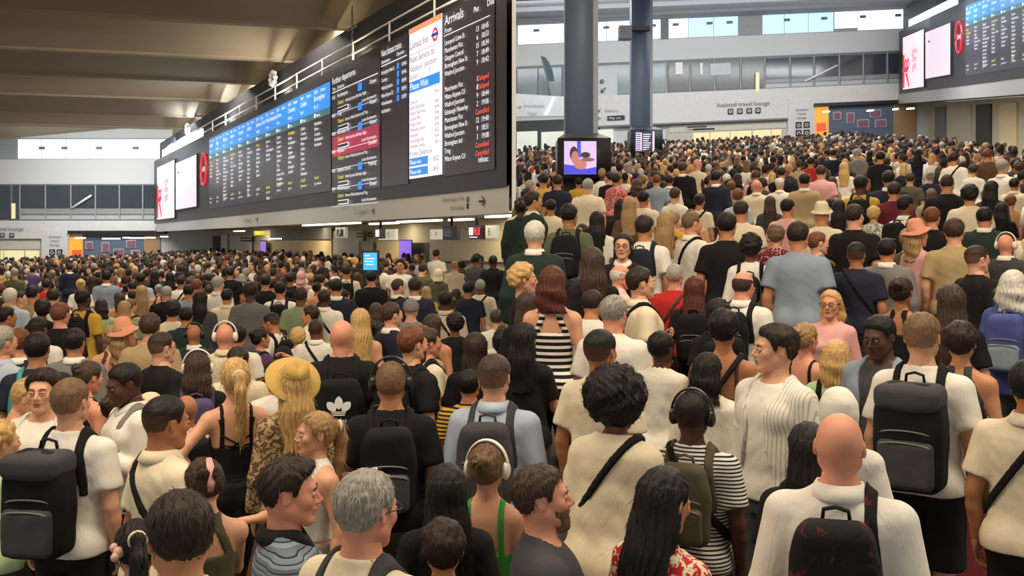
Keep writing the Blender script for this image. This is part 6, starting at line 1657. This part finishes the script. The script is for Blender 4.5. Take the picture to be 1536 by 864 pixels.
EAST_L = '''
822 702 96 -84 m r b short tee J beard=l pitch=-4 b=.4 | bearded man in charcoal t-shirt in profile at the partition side
903 572 74 -28 f b k afro big C lean=6 la=phone ra=phone h=1.70 cs=K bot=trousers:K | woman with a big black afro and loose cream shirt
903 497 62 -28 m o k fade tee C | man with a sharp black fade in cream t-shirt
921 445 52 -22 m r g short tee W b=.7 pitch=8 ra=phone | older man in broad white t-shirt
888 436 42 -22 m t d short tee W b=.4 pitch=12 | dark-haired man in pale t-shirt beside the striped top woman
788 486 52 -20 f t k long tee K ra=reach | woman in black at the east side of the partition
829 401 48 -8 f p r bob tank K/stripe/W/.7 bot=trousers:K | woman with dark red bob in black striped top
788 398 42 -80 f p y curly tee K | blonde woman in profile by the partition
792 438 46 -10 f t b long tee K | woman with long brown hair by the partition
803 333 36 -12 m p w short jacket D | white-haired old man in dark green jacket with piping
854 307 33 -12 m o k short tee O pack=day:K | black-haired man in olive t-shirt with black backpack
882 269 27 -5 m p g short tee C b=.6 h=1.88 | tall man in cream t-shirt with arms folded behind the screen housing
896 318 28 -5 f o k long tee W | woman with dark hair in white in front of the tall cream t-shirt man
888 373 42 10 f t b long tee K ra=phone ph=phone | woman with long brown hair raising a phone
864 421 34 -10 f t k curly jacket J | person in charcoal hoodie under the raised phone
934 351 36 172 f p d longer jacket K gl | woman in glasses with long dark hair facing the camera
930 397 37 -70 m r w side rolled P/plaid/W pitch=10 | elderly balding man in pink checked shirt
964 403 45 -72 m p d short polo C cs=K b=.3 la=phone | dark-haired man in cream polo turned to the boards
968 324 33 -20 m t d short tee W pack=day:N | dark-haired man in white t-shirt with navy backpack
1000 319 33 -15 f p s long tank C cs=O la=hip | woman in cream tank top with bare arm
1040 319 40 -55 m r l short polo W cs=K la=phone pl=phone b=.2 h=1.82 | man in white polo looking at his phone
1091 320 36 -10 m t k short tee K b=.3 | dark-haired man in black t-shirt beside the white polo
1127 353 37 -8 f b k curly blouse W pack=mini:K pk2=J | woman with black hair in white blouse wearing crossed straps
1013 396 39 -15 m r g buzz tee R cs=H b=.4 | grey shaved man in bright red t-shirt
1042 416 45 -5 f t r longer tee K pack=day:K | woman with long dark red hair and black backpack
1115 407 46 -25 m r b side shirt W pack=slim:K pitch=10 b=.3 | balding man in white shirt with dark straps
1077 452 44 0 f b k curly tee K pack=slim:K | woman with dark curls in black behind the bare back
1165 339 32 -10 f p l wavy blouse M/dots/P | woman in maroon dotted blouse beside the pale blue shirt
1198 334 46 -12 m t d short tee A b=.9 h=1.86 bot=trousers:K | big man in grey-blue t-shirt seen from behind
1229 349 34 -60 m p a short tee K pack=slim:E | brown-haired man in black with a teal bag
1283 308 38 -25 m p d short tee K b=.9 h=1.84 | very broad man in black t-shirt behind the navy man
1285 365 37 -8 m o k fade tee N cs=-K b=.4 | black-haired man in navy t-shirt with bag strap
1331 359 36 -12 m t k short jacket G b=.3 | dark-haired man in grey blazer, east hall
1245 437 43 165 f r y bob blouse P gl | blonde woman in glasses and pink blouse facing the camera
1362 344 33 -5 f p s bun vest I | woman with streaky bun in khaki sleeveless top, east hall
1378 336 34 -50 f p s medium tee P hat=pink | woman in a pink straw sun hat, east hall
1432 329 36 -8 m p b short tee T b=.3 | broad man in tan t-shirt, east hall
1468 370 40 -50 m p d fade tee K b=.8 gl | big man in black t-shirt turned right, east hall
1477 312 30 -5 m t k short jacket D b=.6 | broad man in dark green jacket, east hall
1510 352 33 -20 m r d none jacket J hp=W | bald man in dark jacket with white headphones, east edge
1521 407 47 -15 f r w bob jacket U pack=day:U pk2=A | fair bob-haired woman in blue with a blue backpack, east edge
1353 417 46 -20 f o d bun tank K la=phone | woman with dark bun and bare tanned shoulders in black
1425 428 52 10 f p b longer tee K | woman with very long brown hair in black, below the tan t-shirt man
993 499 56 -25 f d k short blouse W | dark-haired woman in white puff-sleeved blouse
1086 468 58 -5 f o k wavy cami H cs=K bot=skirt:H | woman with a bare tanned back and brown dress
1063 531 54 -20 f b k bob blouse W/lace/C ra=phone ph=bottle | woman with black bob and white ruffled blouse holding a bottle
1040 590 72 -15 m d k fade tee W/stripe/N/1.7 hp=K pack=slim:I cs=-K | man in navy striped t-shirt with black headphones and khaki straps
1160 491 66 138 m p d wavy tee W open=W/vstripe/Z/1.5 yaw=-28 | young man in open white shirt with dark hair facing left, east hall
1210 486 52 -35 f r s bun cami K bot=skirt:K | woman with fair bun and bare pink shoulders
1255 512 50 -10 f p y bob tee L pack=mini:K | fair-haired person in mint t-shirt with black straps
1258 584 58 0 f p d scarf tee W sc=W h=1.60 | person in a white bonnet right behind the bald man
1321 474 60 150 m d k fade tee J open=A pitch=14 la=reach | dark-skinned man in open grey shirt facing the camera
1260 619 95 -4 m r w none shirt W b=.45 pack=day:K/sparse/M straps=r h=1.76 | bald man in white shirt with floral backpack at the front
1212 636 72 8 f t k long tee K pack=slim:K h=1.62 | long black-haired woman behind the bald man
1385 472 66 -14 m p l fade tee W pack=tall:K pk2=J bot=shorts:K | man in white t-shirt and black shorts with a large black backpack
1442 486 60 -8 f t d wavy tank J bot=trousers:H | woman with dark hair in charcoal strappy top beside the large backpack
1549 542 76 -15 m o k short polo C cs=K b=.3 bot=trousers:K | man in cream polo with black cross strap at the east edge
995 704 104 -40 f t k longer tee R/floral/C h=1.62 pitch=10 | woman with long black hair in red flowered dress at the front
802 289 25 -70 m t d wavy jacket D | dark curly man in green jacket with white scarf, near the partition
826 300 22 0 m o k short tee C | black-haired man in cream, left of the olive t-shirt
925 261 20 -20 f t d wavy blouse P/floral/R | woman in pink flowered blouse, east hall
932 299 24 -10 f o k longer tee K | woman with long black hair right of the screen housing
945 297 28 -10 f p s long tee H | woman with long fair-brown hair, east hall
956 269 22 -10 f t b bob tee P | woman in plain pink top, east hall
815 261 18 0 m t k short tee Y | person in mustard top near the partition, east hall
868 267 15 0 m o k short vest Y | steward in a bright yellow vest below the screen housing
836 263 18 0 m t d short tee N | man in navy below the thick column
966 287 22 -20 m o k short tee C | black-haired man in cream t-shirt, far east hall
985 262 17 -5 m r a buzz tee A | red-headed shaved man in grey-blue top
1013 282 21 -15 f p b short tee W cap=W | person in white cap and white t-shirt, east hall
1025 244 18 -20 m t b short jacket K | man in black suit near the second column
1047 239 16 -40 m r s none tee C | bald man in cream, far east hall
1075 257 18 -20 m t k short jacket N | man in navy jacket with white bag, east hall
1050 291 22 -20 f t d bun tee C cs=K la=hip | woman in cream with a black strap and bare arms
1096 273 18 10 f p a wavy tee T | orange-haired person in tan, east hall
1107 284 22 -10 f p a short tee B | person with short orange hair in pale blue
1135 270 19 -8 m r s none shirt C | bald man with tanned head in cream shirt, middle of the east hall
1112 302 28 -10 m t d fade tee C b=.8 | broad dark-haired man in cream t-shirt, middle of the east hall
1086 327 30 10 m b k curly tee W | man with black curls in white, behind the white blouse
1036 315 24 5 m p b short tee Q | brown-haired man in peach, behind the white polo
1010 318 26 -10 f p s wavy tee Y | fair woman in mustard, by the cream tank top
1170 268 18 -10 m p w short shirt W | white-haired man in white shirt, middle of the east hall
1155 295 22 0 f t b long tee J | woman with long brown hair and charcoal top, east hall
1207 261 20 -5 m t k short jacket T | black-haired man in tan jacket, east hall
1182 299 26 -20 m t k fade tee P b=.3 | black-haired man in pink t-shirt, east hall
1216 236 16 0 f t d short tee R | person in red, far east hall
1232 249 18 -10 m p b short tee P b=.6 | broad man in pale pink t-shirt, east hall
1250 224 18 -5 m t d short jacket N h=1.88 | tall man in navy jacket, far east hall
1266 244 16 0 f p y long tee W | woman with long blonde hair and white top, east hall
1291 264 27 -10 m d k fade tee Y pack=day:K | dark-skinned man in mustard with black bag, east hall
1233 309 28 -5 m t s none tee C b=.6 hat=small hatc=C | person in cream hat and cream t-shirt, east hall
1311 311 22 -10 f p y curly blouse S/floral/W | blonde woman in green flowered blouse, east hall
1341 274 24 0 m t d short tee M cap=W b=.4 | person in white cap and maroon top
1320 228 18 0 m t k short tee K | man in black, far east hall
1333 257 22 -5 m o k short jacket N b=.5 | broad man in navy, east hall
1285 224 14 0 m p g short tee G | grey man in grey, far east hall
1365 260 18 0 m p b short tee I cap=O | person in olive cap, east hall
1360 294 28 -40 m b k fade shirt W pack=day:K | man in white shirt with black backpack turned right, east hall
1399 312 30 -15 m r a short tee K | ginger pink-necked man in black, east hall
1395 257 17 0 f p g bun tee N | woman with grey bun and navy top, east hall
1421 262 24 -5 m t d buzz tee K b=.9 | wide man in plain black t-shirt, east hall
1455 279 26 -5 m t k curly tee C b=.4 | broad man in plain cream t-shirt, east hall
1488 272 27 -20 f t k long jacket J | woman with long black hair in charcoal, east hall
1505 240 20 -30 m p g short shirt W b=.3 | grey-haired man in white shirt, east hall
1470 307 0 0 m t k short tee D | X
1502 305 24 0 f o k long tee K | woman with long black hair, east edge
1516 294 20 -10 f p a wavy tee Q | orange-haired woman in peach, east edge
1522 268 20 -15 m t k short shirt C b=.3 | black-haired man in cream shirt, east edge
1376 224 18 0 f t k long tee N | woman with dark hair and navy top, far east hall
1432 229 17 -20 m t d short tee W cs=K | man in white with dark braces straps, far east hall
1460 247 17 0 f p b short tee W cap=W | person in white cap by the wide black t-shirt, east hall
1482 224 18 -10 m t a short tee H | brown-haired person in brown, far east hall
1397 284 20 0 m p l short tee T cs=K | light-haired man in beige with camera strap, east hall
'''.strip().splitlines()
# ---------------------------------------------------------------- build the traced people, then fill the halls
people = [parse(q) for q in WEST + EAST_L if not q.endswith('| X')]
for p in people: place(p)
def relax(ps, dmin=.40):
    ps.sort(key=lambda q: q.Y)
    for i, p in enumerate(ps):
        for _ in range(30):
            X, Y, Z = pos_of(p)
            near = [q for q in ps[:i] if EAST(q.x) == EAST(p.x) and (pos_of(q)[0] - X) ** 2 + (q.Y - Y) ** 2 < (dmin + (.10 if 'pack' in p.o or 'pack' in q.o else 0)) ** 2]
            h2 = eye(p.x) - (p.y - yh_at(p.x)) * (p.Y + .05) / FPX
            if not near or h2 < 1.46: break
            p.Y += .05; p.h = h2
relax(people)
n_traced = len(people)
rnd = random.Random(11)
HALL = [('man', 'm'), ('woman', 'f')]
TOPC = ['W'] * 7 + ['K'] * 7 + ['C'] * 4 + ['N'] * 4 + ['J'] * 4 + ['G', 'B', 'T', 'O', 'A', 'P', 'H', 'H', 'M', 'D', 'R', 'S', 'I', 'Y', 'V']
HAIRC = ['k'] * 12 + ['d'] * 11 + ['b'] * 4 + ['l', 'y', 'y', 'g', 'g', 'w', 'a', 's']
HN = {'k': 'black', 'd': 'dark brown', 'b': 'brown', 'l': 'light brown', 'y': 'blonde', 'g': 'grey', 'w': 'white', 'a': 'ginger', 's': 'fair'}
SN = {'short': 'short', 'fade': 'cropped', 'wavy': 'wavy', 'curly': 'curly', 'long': 'long', 'bob': 'bobbed', 'bun': 'pinned-up', 'medium': 'medium-length', 'pony': 'tied-back'}
def make_auto(x, Y, h, east):
    p = Pn(); p.sex = rnd.choice('mmf'); p.x = x; p.Y = Y; p.h = h - (.09 if p.sex == 'f' else 0)
    E = HRT if east else HL; p.y = yh_at(x) + (E - p.h) * FPX / Y; p.s = FPX * .233 * p.h / 1.75 / Y
    p.face = rnd.choice([-10, -20, -35, 0, 10, -60, 30]) if not east else rnd.choice([-10, -20, -5, 0, 15, -45, 40])
    p.sk = rnd.choice('ppprtttoobd'); p.hc = rnd.choice(HAIRC)
    if p.sk in 'bd': p.hc = 'k'
    p.hs = rnd.choice(['short', 'fade', 'short', 'wavy', 'curly']) if p.sex == 'm' else rnd.choice(['long', 'bob', 'bun', 'medium', 'pony', 'long'])
    p.top = rnd.choice(['tee', 'tee', 'tee', 'shirt', 'jacket']) if p.sex == 'm' else rnd.choice(['tee', 'tee', 'blouse', 'tank'])
    p.tc = rnd.choice(TOPC); p.o = {}
    if rnd.random() < .22: p.o['pack'] = 'day:' + rnd.choice('KKKJN')
    if rnd.random() < .3: p.o[rnd.choice(['la', 'ra'])] = 'phone'
    if rnd.random() < .3: p.o['pitch'] = '18'
    if rnd.random() < .3: p.o['yaw'] = rnd.choice(['-35', '35'])
    return p
cands = []
for east in (False, True):
    step = .60; Y = 5.5
    while Y < 58.5:
        xr = .535 * Y; X = .25
        while X < xr + 3.0:
            xx = (X + rnd.uniform(-.14, .14)) * (1 if east else -1); yy = Y + rnd.uniform(-.14, .14)
            px = 768 + FPX * xx / yy
            ok = (px > 772) if east else (px < 764)
            if yy < 8.5 and -60 < px < 1596: ok = False
            wallx = 9.53 - 768 / FPX * yy if not east else None
            if not east and xx > 13.3 - 768 / FPX * yy - .55: ok = False
            if east and xx > 9.0 + .2076 * yy: ok = False
            if east and (abs(xx - (867 - 768) / FPX * 23) < 1.05 and abs(yy - 23) < 1.3 or abs(xx - (961 - 768) / FPX * 40) < 1.2 and abs(yy - 40) < 1.3): ok = False
            if not east and abs(xx - (555 - 768) / FPX * 21.5) < .7 and -2.2 < yy - 21.5 < .5: ok = False
            if yy > 17.5 and abs(xx) < (.32 if east else .42): ok = False
            if ok and rnd.random() < .90: cands.append((yy, px, xx, east))
            X += step
        Y += step * (1. if Y < 30 else 1.15)
cands.sort()
tr = [(pos_of(p)[0], p.Y, p.x, p.y, p.s, EAST(p.x)) for p in people]
TA = np.array([[a, b, c, d, e, f] for a, b, c, d, e, f in tr])
autos = []; far = []
for yy, px, xx, east in cands:
    h = rnd.gauss(1.73, .06)
    E = HRT if east else HL; py = yh_at(px) + (E - h) * FPX / yy; s = FPX * .233 / yy
    same = TA[TA[:, 5] == east]
    if (((same[:, 0] - xx) ** 2 + (same[:, 1] - yy) ** 2) < .45 ** 2).any(): continue
    # leave the traced heads and shoulders in view
    beh = same[same[:, 1] > yy]
    if len(beh) and ((np.abs(beh[:, 2] - px) < .55 * s + .55 * beh[:, 4]) & (np.abs(beh[:, 3] + .5 * beh[:, 4] - (py + .5 * s)) < .6 * s + 1.3 * beh[:, 4])).any(): continue
    if len(autos) < 300 - n_traced - 2 and 4 < px < 1532: autos.append(make_auto(px, yy, h, east))
    else: far.append((xx, yy, h, east))
names = {}
for p in autos:
    side = 'ramp hall' if EAST(p.x) else 'board hall'
    p.label = f"{ {'m': 'man', 'f': 'woman'}[p.sex] } with {SN[p.hs]} {HN[p.hc]} hair and {COLNAME[p.tc]} {dict(tee='t-shirt', tank='tank top').get(p.top, p.top)}, {side} middle"
    names.setdefault(p.label, []).append(p)
for lab, ps in names.items():                            # name look-alikes by what stands in front of them
    if len(ps) < 2: continue
    used = set()
    for p in ps:
        q = min((t for t in people if EAST(t.x) == EAST(p.x) and t.Y < p.Y and ' '.join(t.label.split()[:6]) not in used), key=lambda t: (t.x - p.x) ** 2 + (t.y - p.y) ** 2)
        w = q.label.split(',')[0].split()[:6]; used.add(' '.join(w))
        p.label = ' '.join(lab.split(',')[0].split() + (['behind', 'the'] + w))
        p.label = ' '.join(p.label.split()[:16])
for p in people + autos:
    build_person(p, 'people in the west hall crowd' if not EAST(p.x) else 'people in the ramp hall crowd')
# the crowd beyond: one body of people, far too many to tell apart
def far_proto(fem, seed, lite=False):
    r = random.Random(seed); I = Isl()
    fig = Fig('f' if fem else 'm', r.choice([0, .3, .6]))
    T = fig.T; rings = []; ns = 7
    zs = [(.90, *fig.row(.9))] + [(z, *fig.row(z)) for z in (1.28,)] + [(1.37, fig.sx + .03, .11, -.015), (1.43, .13, .085, -.02), (1.475, .07, .06, -.02)]
    v = [(a * 1.12 * math.cos(2 * math.pi * i / ns), y + b * 1.15 * math.sin(2 * math.pi * i / ns), z) for z, a, b, y in zs for i in range(ns)]
    f = [(j * ns + i, j * ns + (i + 1) % ns, (j + 1) * ns + (i + 1) % ns, (j + 1) * ns + i) for j in range(len(zs) - 1) for i in range(ns)]
    I.add(v, f, 0)
    for q in (() if lite else (-1, 1)):
        sh, e, w, n, p = fig.arms[q]
        I.add(*sweep([sh, e], [.065, .055], n=4), 0); I.add(*sweep([e, w + (w - e) * .4], [.045, .03], n=4), 1)
    I.add(*sweep([(0, -.03, 1.45), (0, -.02, 1.54)], .055, n=4), 1)
    I.add(*ball((0, .01, 1.635), (.076, .096, .118), 7, 5), 1)
    c, t = ball((0, -.008, 1.655), (.086, .106, .105), 7, 5)
    keep = [q for q in t if not (c[q][:, 2].mean() < 1.655 and c[q][:, 1].mean() > .02)]
    I.add(c, keep, 2)
    if fem and r.random() < .6: I.add(*ball((0, -.06, 1.54), (.085, .06, .15), 6, 4), 2)
    v = np.concatenate(I.v); f = np.concatenate(I.f); m = np.concatenate(I.m)
    return v, f, m
protos = [far_proto(i % 3 == 2, i) for i in range(9)]; lites = [far_proto(i % 3 == 2, i, True) for i in range(9)]
VV = []; FF = []; CCOL = []; n = 0
SKL = [lin(SKIN[k]) for k in 'ppprtttoobd']; HRL = [lin(HAIR[k]) for k in HAIRC]; TPL = [lin(CC[k]) for k in TOPC]
for xx, yy, h, east in far:
    v, f, m = (protos if yy < 26 else lites)[rnd.randrange(9)]
    a = math.atan2(-xx, yy) + math.radians(rnd.choice([-10, -20, -40, 0, 20, 60, 150, -80])); s = h / 1.75; ca, sa = math.cos(a) * s, math.sin(a) * s
    w = np.empty_like(v); w[:, 0] = v[:, 0] * ca - v[:, 1] * sa + xx; w[:, 1] = v[:, 0] * sa + v[:, 1] * ca + yy; w[:, 2] = v[:, 2] * s + floor_z(xx, yy, east)
    cols = np.array([rnd.choice(TPL), rnd.choice(SKL), rnd.choice(HRL)])
    VV.append(w); FF.append(f + n); n += len(v); CCOL.append(cols[m])
if far:
    me = mk_mesh('distant_crowd', np.concatenate(VV), np.concatenate(FF))
    cc = np.concatenate(CCOL); cc = np.concatenate([cc, np.ones((len(cc), 1))], 1)
    at_ = me.attributes.new('tint', 'FLOAT_COLOR', 'FACE'); at_.data.foreach_set('color', cc.astype(np.float32).ravel())
    t = NT('crowd_cloth_and_skin'); an = t.n('ShaderNodeAttribute', attribute_name='tint'); nz = t.n('ShaderNodeTexNoise', i_Scale=8., i_Detail=3.); t.l(t.coord(), nz.inputs['Vector'])
    t.l(t.mix(.25, an.outputs['Color'], t.mix(nz.outputs[0], (.0, .0, .0), (1, 1, 1)), 'SOFT_LIGHT'), t.b.inputs['Base Color']); t.b.inputs['Roughness'].default_value = .8
    o = put('distant_crowd', me, (t.m,)); tag(o, 'dense mass of small distant people filling both halls back to the end walls', 'crowd', kind='stuff')
# red suitcase standing on the ramp by the large backpack
def suitcase(x, y, Y, rz):
    X = (x - 768) / FPX * Y
    r = empty('suitcase', (X, Y, floor_z(X, Y, True)), 'dark red wheeled suitcase standing beside the man in black shorts', 'suitcase', rz=rz)
    f = Field((-.24, -.16, .04), (.24, .16, .70), .012)
    f.add(lambda x, y, z: np.sqrt(np.maximum(np.abs(x) - .14, 0) ** 2 + np.maximum(np.abs(y) - .05, 0) ** 2 + np.maximum(np.abs(z - .36) - .24, 0) ** 2) - .06 + .004 * (np.sin(x * 90) > .4), (-.3, -.2, 0), (.3, .2, .75))
    v, q = f.mesh(); put('shell', mk_mesh('shell', v, q), (plain('red_shell', (122, 26, 40), .4),), r)
    put('handle', Isl().add(*sweep([(-.08, .06, .62), (-.08, .06, .74), (-.06, .06, .76), (.06, .06, .76), (.08, .06, .74), (.08, .06, .62)], .010, n=8)).mesh('handle'), (C_GREY,), r)
    put('grip', Isl().add(*sweep([(-.05, 0, .66), (-.05, 0, .70), (.05, 0, .70), (.05, 0, .66)], .010, n=6)).mesh('grip'), (C_BLACK,), r)
    for sx in (-.15, .15):
        for sy in (-.06, .06): put('wheel', Isl().add(*ball((sx, sy, .028), (.018, .028, .028), 10, 8)).mesh('wheel'), (C_BLACK,), r)
suitcase(1441, 760, 5.35, .25)
print('PEOPLE', n_traced, len(autos), 'FAR', len(far), 'TRIS', sum(len(m.polygons) * 2 for m in bpy.data.meshes))
